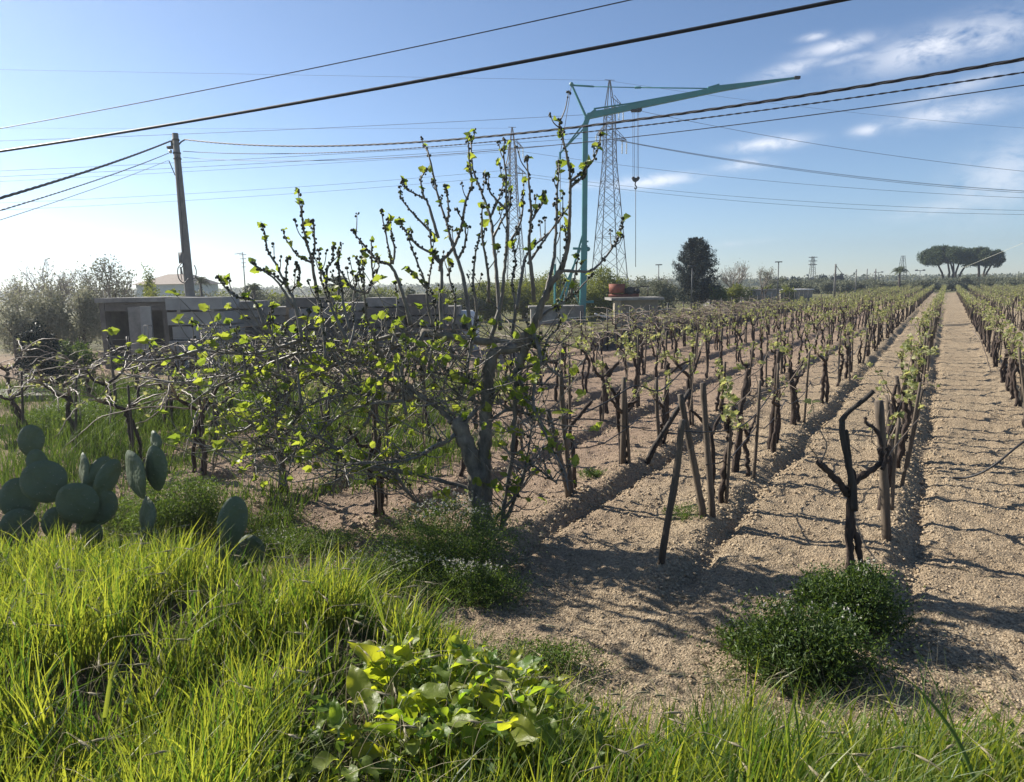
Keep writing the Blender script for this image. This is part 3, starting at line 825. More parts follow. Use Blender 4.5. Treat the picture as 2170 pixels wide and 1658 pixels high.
# near end of the third row
hero_stake('charred diagonal brace post leaning right across the row end', (1366, 980), (1463, 826), 12, 'black_wood', name='diagonal_brace', dy=.25)
hero_stake('upright post with a vine twisted beside it, at the two round stones', (1320, 990), (1322, 800), 12, name='wooden_stake')
hero_vine('dark grapevine with a hooked arm above the two round stones', (1312, 985),
    [([(1316, 985), (1314, 930), (1309, 880), (1310, 830)], 9, 8, 0), ([(1322, 868), (1335, 858), (1352, 848)], 10, 6, -.1), ([(1309, 850), (1300, 830), (1285, 815)], 8, 5, 0)],
    [([(1311, 830), (1330, 790), (1322, 740)], 3, .1)], [(1322, 806, 3), (1330, 735, 3)])
hero_stake('leaning corner post with two more stakes at its foot, right of the fig trunk', (1208, 1056), (1160, 870), 15, mid=(1180, 950))
hero_stake('bare upright corner post right of the fig trunk', (1212, 1052), (1188, 790), 13, mid=(1197, 920))
hero_vine('crooked grapevine between the corner posts and a broken stub', (1216, 1040),
    [([(1218, 1042), (1216, 980), (1209, 920), (1212, 898)], 9, 8, 0), ([(1212, 900), (1228, 880), (1254, 850)], 9, 7, .1)],
    [([(1212, 895), (1190, 860), (1205, 820), (1240, 815)], 3, 0)], [(1227, 845, 3)])
hero_vine('stubby grapevine left of the two round stones, second from the corner posts', (1285, 880), [([(1285, 880), (1284, 840), (1288, 790), (1280, 770)], 11, 9, 0), ([(1288, 800), (1300, 780), (1312, 770)], 7, 5, 0)],
    [([(1280, 772), (1262, 740), (1240, 735)], 3, 0)], [(1245, 735, 4)])
hero_vine('thin grapevine behind the charred diagonal brace', (1411, 918), [([(1411, 918), (1412, 860), (1414, 800), (1416, 770)], 11, 9, 0), ([(1414, 800), (1440, 775), (1462, 765)], 6, 4, .2)],
    [([(1416, 770), (1395, 740), (1380, 720)], 3, 0)], [(1382, 718, 4), (1440, 768, 3)])
hero_vine('dark grapevine whose foot lies in the shade by the diagonal brace', (1352, 862), [([(1352, 862), (1350, 810), (1354, 760), (1346, 735)], 10, 8, 0)], [([(1350, 740), (1375, 715), (1395, 712)], 3, .1)], [(1395, 712, 3), (1345, 730, 3)])
def stone(label, px, py, s):
    b = gnd(px, py, .03); mb = MB(); mb.ball((0, 0, 0), s, 12, 0, .7)
    mb.v = [v*(1+.28*(random.random()-.5)) for v in mb.v]
    o = mb.build('field_stone', M['stone']); o.location = b; tag(o, label, 'stone')
stone('round field stone at the foot of the hooked vine', 1318, 994, .075)
stone('second rounder stone touching the first beside the hooked vine', 1337, 995, .06)
stone('flat stone at the foot of the diagonal brace', 1377, 980, .07)

# wires and hoses along the rows
def row_line(name, label, cat, ru, z, r, m, v0, v1, sag=0.0, step=1.9, wob=.0):
    mb = MB(); P = []
    v = v0
    while v < v1:
        st = step*(1 if v < 40 else 4)
        for t in (0, .25, .5, .75):
            vv = v+st*t
            x, y = xy(ru+random.uniform(-wob, wob), vv)
            P.append(Vector((x, y, g1(x, y)*.3+z-sag*4*t*(1-t)*(1 if v < 40 else .3)+random.uniform(-wob, wob)*.4)))
        v += st
    mb.tube(P, r, 5)
    tag(mb.build(name, M[m]), label, cat)
for ri, lab in ((0, 'the row beside the bare path'), (1, 'the second row left of the path'), (2, 'the third row left of the path'), (3, 'the fourth row left of the path'), (4, 'the fifth row left of the path'), (11, 'the first row right of the path')):
    v0 = 6.6 if ri < 11 else 9
    row_line('trellis_wire', 'thin steel trellis wire strung along '+lab, 'wire', ROW_U[ri], .98, .0015, 'wire', v0, 90, .01)
for ri, lab in ((1, 'of the second row'), (2, 'of the third row')):
    row_line('irrigation_hose', 'sagging black drip hose hung along the vines '+lab, 'hose', ROW_U[ri]+.05, .72, .0085, 'cable', 7.8 if ri < 11 else 9, 60, .16, 2.4, .03)
def px_tube(name, label, cat, pts, r, m, wob=0, seg=8, kind=None):
    """pts (px,py,Y)"""
    P = smooth_path([at(*p) for p in pts], seg); c = P[0].copy()
    mb = MB(); mb.tube([p-c for p in P], r, 6)
    o = mb.build(name, M[m]); o.location = c
    return tag(o, label, cat, kind=kind)
px_tube('irrigation_hose', 'arched black hose end springing between the posts of the third row', 'hose', [(1170, 893, 9.4), (1225, 880, 9.6), (1290, 850, 9.8), (1345, 818, 10), (1392, 829, 10.4), (1420, 812, 10.8), (1462, 770, 11.3)], .011, 'cable')
px_tube('irrigation_hose', 'loose black hose drooping right of the corner posts', 'hose', [(1160, 888, 9), (1230, 888, 9.2), (1285, 892, 9.6), (1325, 905, 10), (1378, 908, 10.5)], .008, 'cable')
px_tube('irrigation_hose', 'curved black hose rising from the crossed posts to the shaggy vine', 'hose', [(1448, 914, 7.3), (1500, 916, 7.6), (1560, 908, 8.8), (1600, 880, 9.6), (1640, 830, 10.6), (1668, 820, 11.5)], .009, 'cable')
px_tube('irrigation_hose', 'cut black hose end hanging in over the bare path at the right', 'hose', [(2018, 1013, 8.2), (2045, 1013, 8.15), (2080, 1002, 8.0), (2115, 980, 7.9), (2180, 930, 7.9), (2260, 900, 8.0)], .013, 'cable')
px_tube('bent_cane', 'bare pale shoot leaning from the vines right of the path', 'cane', [(2100, 790, 19), (2085, 740, 19.4), (2075, 718, 19.6), (2062, 703, 20)], .016, 'cane')

# ------------------------------------------------------------------ fig tree
random.seed(5)
FIG = thing('fig_tree', 'big sprawling fig tree with grey bare limbs and tiny yellow-green leaves', 'fig tree', (0, 0, 0))
fbase = gnd(1022, 1135, .05); FIG.location = fbase
FY = fbase.y
old, br, lf, bd = MB(), MB(), MB(), MB()
SAMP = []   # px, py, Y, world
def fig_branch(pts, w0, w1, dy=None, thick=False, rec=True, n=6, leafy=True):
    px0, py0 = pts[0]
    best = None
    for (a, b, Yq) in SAMP:
        d2 = (a-px0)**2+(b-py0)**2
        if best is None or d2 < best[0]: best = (d2, Yq)
    Y0 = best[1] if best is not None and best[0] < 60**2 else FY+random.uniform(-.5, .5)
    ln = sum(math.hypot(pts[i+1][0]-pts[i][0], pts[i+1][1]-pts[i][1]) for i in range(len(pts)-1))
    if dy is None: dy = random.uniform(-1, 1)*ln/FPX*FY*.45
    Y1 = min(max(Y0+dy, FY-1.5), FY+1.9); 
    S = smooth_path([Vector((p[0], p[1], 0)) for p in pts], 7)
    N = len(S); out = []
    for i, s in enumerate(S):
        t = i/(N-1); Y = Y0+(Y1-Y0)*t
        j = .8 if not thick else 2.0
        if i in (0, N-1): j = 0
        q = (s.x+random.uniform(-j, j), s.y+random.uniform(-j, j)*.5, Y)
        out.append(q)
        if rec: SAMP.append(q)
    P = [at(*q)-fbase for q in out]
    R = lerp_list([w0*Y0/FPX*.5, (w0+w1)*.5*.92*FY/FPX*.5, w1*Y1/FPX*.5], N)
    R = [r*random.uniform(.92, 1.12) for r in R]
    (old if thick else br).tube(P, R, 12 if thick else n, 0, True, .1 if thick else .06)
    return out, P
def fig_leaves(p, k=3, s=.075, up=.3):
    for _ in range(k):
        d = rdir(-.1, 1)
        leaf(lf, p+rdir()*.015, d, rdir(.1, 1), s*random.uniform(.5, 1.25), FIG_OUT, random.uniform(.2, .8), random.uniform(.1, .7), tint=random.random()**1.2)
def buds(p, k=2):
    for _ in range(k):
        r = random.uniform(.009, .016)
        bd.ball(p+rdir(-.3, 1)*random.uniform(.012, .024), r, 6, 0, 1.2)
def dress(P, frac=.55, budp=.8, leafp=.25, tip=True):
    N = len(P)
    for i in range(int(N*(1-frac)), N):
        if random.random() < budp: buds(P[i], random.choice((1, 2, 2)))
        if random.random() < leafp: fig_leaves(P[i], random.choice((1, 1, 2)), .08)
    if tip:
        buds(P[-1], 5); fig_leaves(P[-1], random.choice((1, 1, 2, 3)), .085)
# trunk
fig_branch([(1030, 1142), (1018, 1085), (1012, 1030), (1003, 985), (985, 930), (966, 886)], 52, 32, 0, True)
fig_branch([(1024, 1085), (1028, 1010), (1026, 950), (1030, 880), (1034, 820), (1040, 765), (1052, 738)], 36, 24, .15, True)
fig_branch([(1052, 738), (1092, 735), (1060, 726), (1000, 722), (945, 712), (895, 704)], 20, 15, .5, True)
fig_branch([(1050, 742), (1095, 738), (1108, 718), (1129, 693)], 20, 15, -.1, True)
fig_branch([(1094, 792), (1112, 745), (1129, 693), (1149, 645), (1168, 601), (1190, 572)], 22, 11, -.2, True)
fig_branch([(1062, 1120), (1085, 960), (1090, 880), (1098, 790)], 10, 12, .1, True)
fig_branch([(905, 848), (870, 820), (850, 790), (880, 735), (900, 704)], 9, 9, .5, True)
fig_branch([(870, 845), (845, 800), (828, 772), (800, 768)], 22, 9, .6, True)
fig_branch([(1010, 1040), (900, 1010), (763, 983), (718, 956), (751, 923), (781, 887), (796, 844), (811, 808), (830, 790)], 8, 9, .6, True)
fig_branch([(958, 895), (935, 870), (905, 848)], 15, 9, .2, True)
UP = [  # upright shoots: points, start width px, end width px
    [(1190, 572), (1204, 519), (1206, 480), (1208, 438), (1208, 372), (1199, 322), (1190, 285), (1185, 256)],
    [(1208, 385), (1238, 362), (1261, 332), (1274, 285)],
    [(1207, 400), (1224, 385), (1238, 372), (1244, 345)],
    [(1190, 574), (1225, 575), (1258, 571), (1301, 521), (1315, 490), (1321, 465)],
    [(1149, 645), (1162, 600), (1175, 538), (1180, 438), (1182, 390), (1185, 345)],
    [(1095, 655), (1105, 590), (1118, 538), (1168, 488), (1190, 455)],
    [(1118, 560), (1160, 500), (1205, 440)],
    [(1132, 640), (1128, 590), (1121, 521), (1125, 455), (1121, 388), (1116, 335)],
    [(1126, 468), (1140, 445), (1151, 428), (1154, 408)],
    [(1040, 720), (1062, 640), (1067, 590), (1075, 504), (1073, 438), (1072, 372), (1066, 318)],
    [(1060, 700), (1053, 590), (1045, 504), (1039, 461), (1022, 412), (1002, 358), (999, 322), (997, 292)],
    [(1039, 461), (1052, 432), (1062, 408), (1068, 378)],
    [(1072, 443), (1039, 408), (1027, 372)],
    [(1000, 715), (982, 590), (959, 521), (946, 471), (926, 405), (909, 329), (899, 310)],
    [(933, 575), (936, 554), (956, 531), (976, 488), (987, 428), (1000, 392), (994, 338), (992, 300)],
    [(936, 700), (934, 640), (932, 554), (886, 521), (853, 481), (846, 465)],
    [(922, 500), (883, 461), (853, 425), (848, 408)],
    [(929, 505), (909, 438), (899, 421), (863, 402), (854, 383)],
    [(899, 421), (894, 400), (892, 378), (904, 362)],
    [(949, 471), (951, 440), (944, 395)],
    [(935, 560), (916, 540), (912, 500), (905, 470)],
    [(870, 690), (851, 616), (829, 565), (803, 555), (784, 536), (755, 500), (747, 488)],
    [(829, 560), (827, 543), (818, 500), (808, 448)],
    [(832, 560), (836, 530), (828, 490), (822, 465)],
    [(918, 690), (907, 650), (902, 604), (878, 540), (866, 508)],
    [(907, 610), (912, 575), (918, 535)],
    [(902, 610), (880, 585), (865, 570)],
    [(1035, 640), (1035, 584), (1022, 500), (1022, 438)],
    [(1045, 504), (1062, 470), (1080, 440), (1082, 405)],
    [(1076, 520), (1100, 480), (1108, 440), (1108, 410)],
    [(970, 550), (985, 520), (985, 480), (968, 445)],
    [(1168, 601), (1190, 560), (1200, 520), (1196, 480)],
    [(680, 660), (670, 613), (661, 555), (646, 500), (641, 465), (639, 430)],
    [(690, 760), (685, 707), (678, 657), (670, 613)],
    [(661, 557), (630, 541), (604, 504)],
    [(661, 557), (667, 521), (664, 475), (660, 470)],
    [(640, 720), (632, 674), (622, 635), (610, 613), (586, 563), (567, 531), (562, 500), (556, 480)],
    [(610, 610), (606, 580), (611, 548)],
    [(600, 600), (575, 580), (548, 572)],
    [(612, 620), (632, 600), (634, 575), (628, 560)],
    [(735, 720), (702, 654), (694, 635), (682, 596), (675, 531)],
    [(690, 620), (694, 572), (705, 550), (706, 524)],
    [(740, 700), (728, 645), (723, 608), (716, 560), (718, 536)],
    [(813, 763), (803, 741), (788, 700), (776, 669), (772, 616), (767, 534)],
    [(776, 622), (747, 611), (728, 584), (712, 560)],
    [(778, 622), (791, 596), (803, 565), (800, 545)],
    [(768, 600), (762, 570), (757, 548)],
    [(793, 600), (788, 560), (787, 510)],
    [(1130, 693), (1160, 660), (1195, 640), (1225, 615), (1255, 582)],
    [(1210, 625), (1218, 590), (1225, 545)],
    [(1028, 880), (1055, 830), (1095, 790), (1150, 765)],
    [(622, 650), (590, 600), (560, 575), (535, 560)],
    [(700, 640), (690, 600), (680, 570)],
    [(560, 690), (540, 640), (505, 630), (480, 612), (462, 590)],
    [(1000, 715), (1010, 660), (1003, 600), (1008, 540), (1016, 500)], [(960, 705), (965, 640), (953, 590), (957, 560)], [(1085, 715), (1092, 650), (1085, 600), (1092, 560), (1088, 520)],
    [(740, 740), (752, 690), (748, 640), (757, 590)], [(660, 760), (650, 700), (655, 660)], [(590, 790), (585, 740), (572, 690), (575, 650)], [(820, 760), (835, 710), (842, 650), (838, 600)],
    [(905, 800), (915, 740), (925, 690), (920, 640)], [(985, 810), (990, 760), (1000, 720), (1012, 680)], [(520, 800), (515, 750), (500, 700)], [(1150, 765), (1160, 720), (1185, 690), (1180, 650)],
    [(780, 850), (790, 800), (782, 750), (795, 700)], [(640, 860), (632, 800), (640, 750), (628, 700)], [(860, 880), (852, 820), (865, 770), (858, 720)],
]
for i, pts in enumerate(UP):
    ln = sum(math.hypot(pts[k+1][0]-pts[k][0], pts[k+1][1]-pts[k][1]) for k in range(len(pts)-1))
    w0 = min(9.5, 3.8+ln/50); out, P = fig_branch(pts, w0, 2.6)
    dress(P, .62 if ln > 150 else .8, .7, .08)
    for k in range(int(ln/70)):     # short side spurs
        j = random.randrange(len(P)//3, len(P)-1)
        d = ((P[min(j+1, len(P)-1)]-P[j-1]).normalized()+rdir(-.1, .6)*.9).normalized()
        L_ = random.uniform(.06, .24)
        Q = smooth_path([P[j], P[j]+d*L_*.6, P[j]+d*L_*.9+Vector((0, 0, L_*.35))], 3)
        br.tube(Q, lerp_list([.007, .0045], len(Q)), 5)
        buds(Q[-1], 3); buds(Q[-2], 1)
        if random.random() < .3: fig_leaves(Q[-1], 2, .08)
LOW = [  # arching lower limbs
    [(883, 705), (829, 712), (786, 727), (757, 751), (685, 787), (620, 809), (570, 828), (540, 826), (505, 815)],
    [(842, 732), (781, 763), (709, 773), (656, 809), (600, 838), (555, 860)],
    [(788, 840), (757, 835), (697, 843), (650, 862), (610, 880)],
    [(875, 835), (849, 850), (791, 855), (740, 870), (690, 905), (650, 945), (600, 960)],
    [(1008, 870), (956, 929), (917, 947), (886, 968), (830, 980), (769, 980), (700, 1000)],
    [(718, 956), (680, 930), (640, 929), (618, 977), (606, 1030)],
    [(751, 923), (700, 950), (650, 970), (610, 975), (570, 950), (520, 960), (470, 955)],
    [(796, 844), (740, 800), (700, 740), (680, 690)],
    [(811, 808), (760, 760), (720, 700), (712, 650)],
    [(640, 720), (560, 745), (500, 750), (430, 740), (400, 725)],
    [(757, 751), (680, 735), (600, 760), (520, 790), (450, 800), (380, 810), (300, 800), (250, 790)],
    [(620, 809), (560, 790), (500, 800), (440, 830), (400, 860)],
    [(685, 787), (650, 760), (620, 740), (580, 735)],
    [(600, 838), (560, 880), (520, 910), (480, 920), (455, 960), (450, 1005)],
    [(650, 862), (620, 900), (600, 960), (590, 1035)],
    [(836, 1000), (862, 1040), (900, 1075), (960, 1080), (1000, 1060)],
    [(1030, 900), (1075, 870), (1130, 880), (1180, 900), (1225, 905)],
    [(1034, 830), (1000, 815), (960, 800), (920, 790), (870, 800)],
    [(1034, 860), (985, 845), (950, 850), (900, 860)],
    [(1129, 700), (1145, 760), (1130, 850), (1160, 930), (1195, 1000), (1205, 1040)],
    [(1098, 790), (1120, 850), (1150, 900), (1185, 940)],
    [(1062, 1120), (1090, 1060), (1110, 1000), (1122, 940), (1130, 880)],
    [(1050, 1100), (1100, 1040), (1120, 985), (1160, 1010), (1180, 1025)],
    [(1000, 720), (990, 780), (975, 850), (958, 890)],
    [(895, 704), (890, 760), (900, 820), (895, 900), (900, 950)],
    [(718, 956), (712, 1010), (705, 1055)],
    [(763, 983), (830, 1020), (880, 1050)],
    [(850, 815), (820, 870), (822, 950), (820, 1075)],
    [(620, 809), (600, 860), (570, 900), (560, 960)],
    [(945, 712), (960, 760), (940, 820), (950, 870)],
    [(1108, 718), (1140, 740), (1165, 780), (1200, 800), (1240, 760)],
    [(697, 843), (690, 900), (720, 960)],
    [(430, 740), (360, 760), (290, 765), (225, 755)],
]
zone = []
for pts in LOW:
    ln = sum(math.hypot(pts[k+1][0]-pts[k][0], pts[k+1][1]-pts[k][1]) for k in range(len(pts)-1))
    out, P = fig_branch(pts, min(10, 5+ln/70), 3.0)
    zone.extend(zip(out, P))
    for k in range(int(ln/15)):
        j = random.randrange(1, len(P)-1)
        d = (rdir(-.2, .9)+Vector((-.25, 0, .35))).normalized(); L_ = random.uniform(.10, .42)
        Q = smooth_path([P[j], P[j]+d*L_*.5+rdir()*.03, P[j]+d*L_*.8+Vector((0, 0, L_*.3))], 3)
        br.tube(Q, lerp_list([.007, .0038], len(Q)), 5)
        for q in Q[2:]:
            if random.random() < .25: buds(q, 1)
        if random.random() < .36: fig_leaves(Q[-1], random.choice((2, 3, 4)), .09)
        if random.random() < .15: fig_leaves(Q[-3], 1, .08)
# tangle of finer arching shoots in the lower crown
for k in range(520):
    (px, py, Y), P0 = random.choice(zone)
    if not (450 < px < 1180): continue
    a = random.choice((-1, -1, 1)); d = Vector((a*random.uniform(.2, 1), random.uniform(-.8, .8), random.uniform(-.35, .9))).normalized()
    L_ = random.uniform(.3, .95)
    b_ = P0+d*L_*.5+Vector((0, 0, random.uniform(-.06, .08)))
    c_ = P0+d*L_+Vector((0, 0, random.uniform(0, .3)))*L_
    if (c_+fbase).z < .25: continue
    Q = smooth_path([P0, b_, c_], 5)
    Q = [q+rdir()*.008 for q in Q]
    br.tube(Q, lerp_list([.0085, .0035], len(Q)), 5)
    for q in Q[4:]:
        if random.random() < .05: fig_leaves(q, random.choice((1, 2)), .09)
    if random.random() < .34: fig_leaves(Q[-1], random.choice((2, 3, 3)), .095)
old.build('trunk', M['fig_old'], FIG); br.build('branches', M['fig_bark'], FIG)
lf.build('leaves', M['fleaf'], FIG, smooth=False); bd.build('buds', M['bud'], FIG)

# ------------------------------------------------------------------ prickly pears
def pad_mesh(w, h, th=.03, n=22, m=10):
    V = []; F = []
    for s in (1, -1):
        for j in range(m+1):
            rr = j/m
            for i in range(n):
                a = 2*PI*i/n
                x = math.cos(a); z = math.sin(a)
                k = 1-.26*(-z if z < 0 else 0)**1.5      # narrower foot
                V.append(Vector((x*w*.5*rr*k, s*th*math.sqrt(max(0, 1-rr**2.6)) + .01*math.sin(3*a)*rr, (z*rr+1)*h*.5)))
        o = (0 if s == 1 else (m+1)*n)
        for j in range(m):
            for i in range(n):
                i2 = (i+1) % n
                f = (o+j*n+i, o+j*n+i2, o+(j+1)*n+i2, o+(j+1)*n+i)
                F.append(f if s == -1 else f[::-1])
    return V, F
def cactus(label, base_px, Y, pads):
    b = at(base_px[0], base_px[1], Y); b.z = g1(b.x, b.y)
    root = thing('prickly_pear', label, 'cactus', b)
    for (px, py, hpx, wpx, tilt, turn, dy) in pads:   # centre pixel, height/width px, tilt in picture plane, turn about vertical, distance offset
        yy = Y+dy; h = hpx*yy/FPX; w = wpx*yy/FPX*.86
        V, F = pad_mesh(w, h)
        mb = MB(); mb.add([v-Vector((0, 0, h/2)) for v in V], F)
        o = mb.build('pad', M['cactus'], root)
        o.location = at(px, py, yy)-b
        o.rotation_euler = (random.uniform(-.12, .12), math.radians(tilt), math.radians(turn))
    return root
cactus('prickly pear clump half cut by the left edge, broad pads', (110, 1130), 6.0,
    [(66, 935, 74, 60, 8, 20, .5), (94, 1022, 98, 110, -20, 20, .1), (165, 1068, 98, 104, -14, 12, 0), (179, 998, 84, 84, 10, -50, .3), (205, 1008, 92, 52, 34, 35, .25), (226, 1016, 98, 52, 28, 35, .15), (120, 1110, 80, 70, 10, 20, .1), (215, 1075, 84, 74, 16, 25, .12), (80, 985, 70, 50, -5, 50, .3), (190, 1130, 80, 70, -8, 0, .1), (40, 1060, 100, 90, 0, 20, .2), (40, 1120, 90, 90, 10, 20, .1)])
cactus('prickly pear with a dotted heart-shaped pair of pads in the middle', (315, 1160), 5.9,
    [(288, 1006, 112, 122, -10, -42, .0), (331, 993, 108, 66, 6, -12, 0), (331, 936, 50, 66, 14, -48, .1), (313, 1095, 92, 96, 6, -44, .05), (315, 1150, 80, 60, 0, 20, .05),  (316, 1180, 80, 64, 5, -20, .05)])
cactus('smooth two-padded prickly pear at the right end of the cactus group', (505, 1215), 5.6,
    [(492, 1108, 122, 74, 13, 12, 0), (530, 1170, 88, 78, 25, -10, .1), (488, 1185, 90, 66, 0, 15, .05), (500, 1215, 60, 50, 0, 0, .05)])

# ------------------------------------------------------------------ herb clumps
def herb(name, label, c, r, n, size, m, flowers=0, cat='weed clump', lumps=16, stems=40, aspect=.4, fl=.011, kind=None):
    z = g1(c[0], c[1])
    root = thing(name, label, cat, (c[0], c[1], z))
    P = crown_points(n, (0, 0, r[2]*.8), (r[0], r[1], r[2]), lumps)
    nloose = n//5; P[:nloose] = np.stack([RNG.normal(size=nloose)*r[0]*.5, RNG.normal(size=nloose)*r[1]*.5, RNG.random(nloose)**2*r[2]*1.1], 1)
    sp_ = []
    for _ in range(int(10+stems*.35)):      # sprigs standing out of the clump
        a_ = RNG.uniform(0, 2*PI); q_ = math.sqrt(RNG.random()); bx, by = math.cos(a_)*q_*r[0]*.85, math.sin(a_)*q_*r[1]*.85
        hh_ = r[2]*RNG.uniform(.7, 1.55)*(1.15-.6*q_); t_ = np.linspace(.1, 1, 34)
        sp_.append(np.stack([bx*(1+.35*t_)+RNG.normal(size=34)*size*.4, by*(1+.35*t_)+RNG.normal(size=34)*size*.4, t_*hh_], 1))
    P = np.concatenate([P]+sp_)
    P = P[P[:, 2] > -.02]
    cloud_obj('leaves', P, size, m, root, aspect, up=.5)
    mb = MB()
    for _ in range(stems):
        q = Vector(P[RNG.integers(len(P))]); b = Vector((q.x*.35, q.y*.35, -.02))
        mb.tube([b, b.lerp(q, .5)+Vector((0, 0, .03)), q+Vector((0, 0, .02))], [.004, .003, .002], 4)
    mb.build('stems', M['dock_stem'], root)
    if flowers:
        k = np.argsort(-(P[:, 2]+RNG.random(len(P))*r[2]*1.2))[:flowers]
        Q = P[k]+np.array([0, -.02, .03])
        Q = np.repeat(Q, 4, 0)+RNG.normal(size=(len(Q)*4, 3))*fl*.35
        cloud_obj('flowers', Q, fl, M['petal'], root, .9, up=.2)
    return root
def gp(px, py): 
    p = gnd(px, py, 0.0); return (p.x, p.y)
herb('weed_bush', 'dark green leafy weed mound with white specks, left of the nearest vine foot', gp(1700, 1415), (.56, .44, .27), 13000, .034, M['darkweed'], 34, lumps=46, cat='weed bush', stems=120, fl=.012)
herb('weed_bush', 'upright dark weed clump wrapped round the base of the nearest vine', gp(1795, 1335), (.44, .42, .32), 11000, .032, M['darkweed'], 26, lumps=38, cat='weed bush', stems=110, fl=.011)
herb('weed_bush', 'sparse sprigs at the left tip of the dark weed mound', gp(1590, 1380), (.3, .2, .14), 1500, .028, M['darkweed'], 16, lumps=11, cat='weed bush', stems=30)
herb('flowering_weed', 'green weed clump full of white blossom in front of the fig trunk', gp(940, 1205), (.8, .6, .46), 21000, .022, M['weed'], 170, lumps=44, stems=200, fl=.013)
herb('flowering_weed', 'low white-flowered weeds right below the fig trunk', gp(1000, 1265), (.55, .4, .2), 9000, .022, M['weed'], 90, lumps=30, stems=90, fl=.012)
herb('flowering_weed', 'loose white-flowered weeds between the verge grass and the fig', gp(820, 1250), (1.0, .5, .2), 15000, .022, M['weed'], 150, lumps=48, stems=120, fl=.011)
herb('thistle_clump', 'tall feathery grey-green weed right of the heart-shaped cactus', gp(385, 1150), (.75, .5, .46), 17000, .04, M['weed'], 0, lumps=36, stems=160, aspect=.22)
herb('thistle_clump', 'feathery weed tuft left behind the dotted cactus pads', gp(268, 1140), (.38, .35, .3), 4500, .036, M['weed'], 0, lumps=18, stems=60, aspect=.22)
herb('clover_patch', 'bright low clover patch behind the right-hand cactus', gp(620, 1165), (.9, .55, .14), 14000, .022, M['weed'], 60, lumps=46, stems=80)
herb('clover_patch', 'small clover patch on the soil left of the flowering clump', gp(560, 1110), (.6, .35, .08), 3600, .022, M['weed'], 20, lumps=24, stems=30)
herb('flowering_weed', 'white-flowered weed drift beneath the left vines', gp(150, 925), (.9, .8, .34), 8500, .04, M['weed'], 90, lumps=26, stems=60, fl=.016)
herb('flowering_weed', 'knee-high weeds under the middle of the left vine rows', gp(300, 900), (1.2, .9, .42), 11000, .045, M['weed'], 30, lumps=30, stems=80, fl=.015)
herb('flowering_weed', 'tall green weeds below the utility pole side of the vineyard', gp(480, 885), (1.3, .9, .42), 11000, .045, M['weed'], 20, lumps=30, stems=80, fl=.015)
herb('clover_patch', 'green weeds at the row end between two soil ridges', gp(1450, 1110), (.26, .2, .09), 900, .022, M['weed'], 0, lumps=12, stems=14)
herb('clover_patch', 'little green tuft at the foot of the corner posts', gp(1255, 1015), (.25, .18, .09), 900, .024, M['weed'], 0, lumps=10, stems=10)
herb('clover_patch', 'thin weed drift on the soil right of the broad leaves', gp(1130, 1420), (.5, .3, .12), 3600, .024, M['weed'], 0, lumps=28, stems=50)

# broad-leaved dock
def big_leaf(mb, base, d, n, L_, Wd, curl, tint):
    d = Vector(d).normalized(); n = Vector(n); n = (n-d*n.dot(d)).normalized(); s = d.cross(n)
    V = []; F = []; NJ = 8
    wave = random.uniform(0, 6)
    for j in range(NJ+1):
        t = j/NJ
        w = Wd*.5*(math.sin(PI*min(1, t*.93+.07)**.72))*(1-.12*t) if j < NJ else 0.001
        for i in range(5):
            x = (i-2)/2
            V.append(base+d*L_*t*(1-.15*curl*t)+s*w*x+n*(abs(x)*w*.42-curl*L_*.5*t*t+.012*math.sin(wave+t*11)*abs(x)))
    for j in range(NJ):
        for i in range(4): a = j*5+i; F.append((a, a+1, a+6, a+5))
    mb.add(V, F, 0, tint)
random.seed(9)
DOCK = [((830, 1400), 3.45, 'broad-leaved dock plant with one big upright glowing leaf', 17), ((930, 1430), 3.35, 'broad-leaved dock clump just right of the big glowing leaf', 18), ((1040, 1430), 3.4, 'broad-leaved dock plant at the back of the clump, leaves pointing up', 17),
        ((790, 1500), 3.05, 'broad-leaved dock plant at the front left of the clump', 13), ((1000, 1520), 3.0, 'broad-leaved dock plant at the front of the clump behind grass tips', 17), ((1110, 1500), 3.1, 'broad-leaved dock plant at the right end of the clump', 15), ((720, 1560), 2.8, 'single low dock plant left of the others in the grass', 7), ((1080, 1400), 3.6, 'small dock plant by the soil edge behind the rest', 9), ((890, 1500), 3.0, 'broad-leaved dock plant in the middle of the front, pale undersides', 14)]
for (pp, Y, lab, n) in DOCK:
    p = at(pp[0], pp[1], Y); z = g1(p.x, p.y)
    root = thing('dock_plant', lab, 'dock plant', (p.x, p.y, z), 0)
    lv, st = MB(), MB()
    for i in range(int(n*1.45)):
        a = random.uniform(0, 2*PI); rr = random.uniform(.02, .22); hh = random.uniform(.08, .30)
        b = Vector((math.cos(a)*rr*.2, math.sin(a)*rr*.2, 0)); e = Vector((math.cos(a)*rr, math.sin(a)*rr, hh))
        st.tube([b, b.lerp(e, .5)+Vector((0, 0, .02)), e], [.005, .004, .003], 5)
        d = Vector((math.cos(a), math.sin(a), random.uniform(-.5, 1.3)))
        L_ = random.uniform(.09, .215)
        big_leaf(lv, e, d, Vector((random.uniform(-.5, .5), random.uniform(-.5, .5), 1)), L_, L_*random.uniform(.42, .58), random.uniform(.1, .7), random.random())
    if 'glowing' in lab and 'one big' in lab:
        big_leaf(lv, at(815, 1420, Y)-Vector((p.x, p.y, z)), at(790, 1335, Y-.05)-at(860, 1405, Y), Vector((.3, -.6, .8)), .26, .12, .55, .9)
    lv.build('leaves', M['dock'], root); st.build('stems', M['dock_stem'], root)

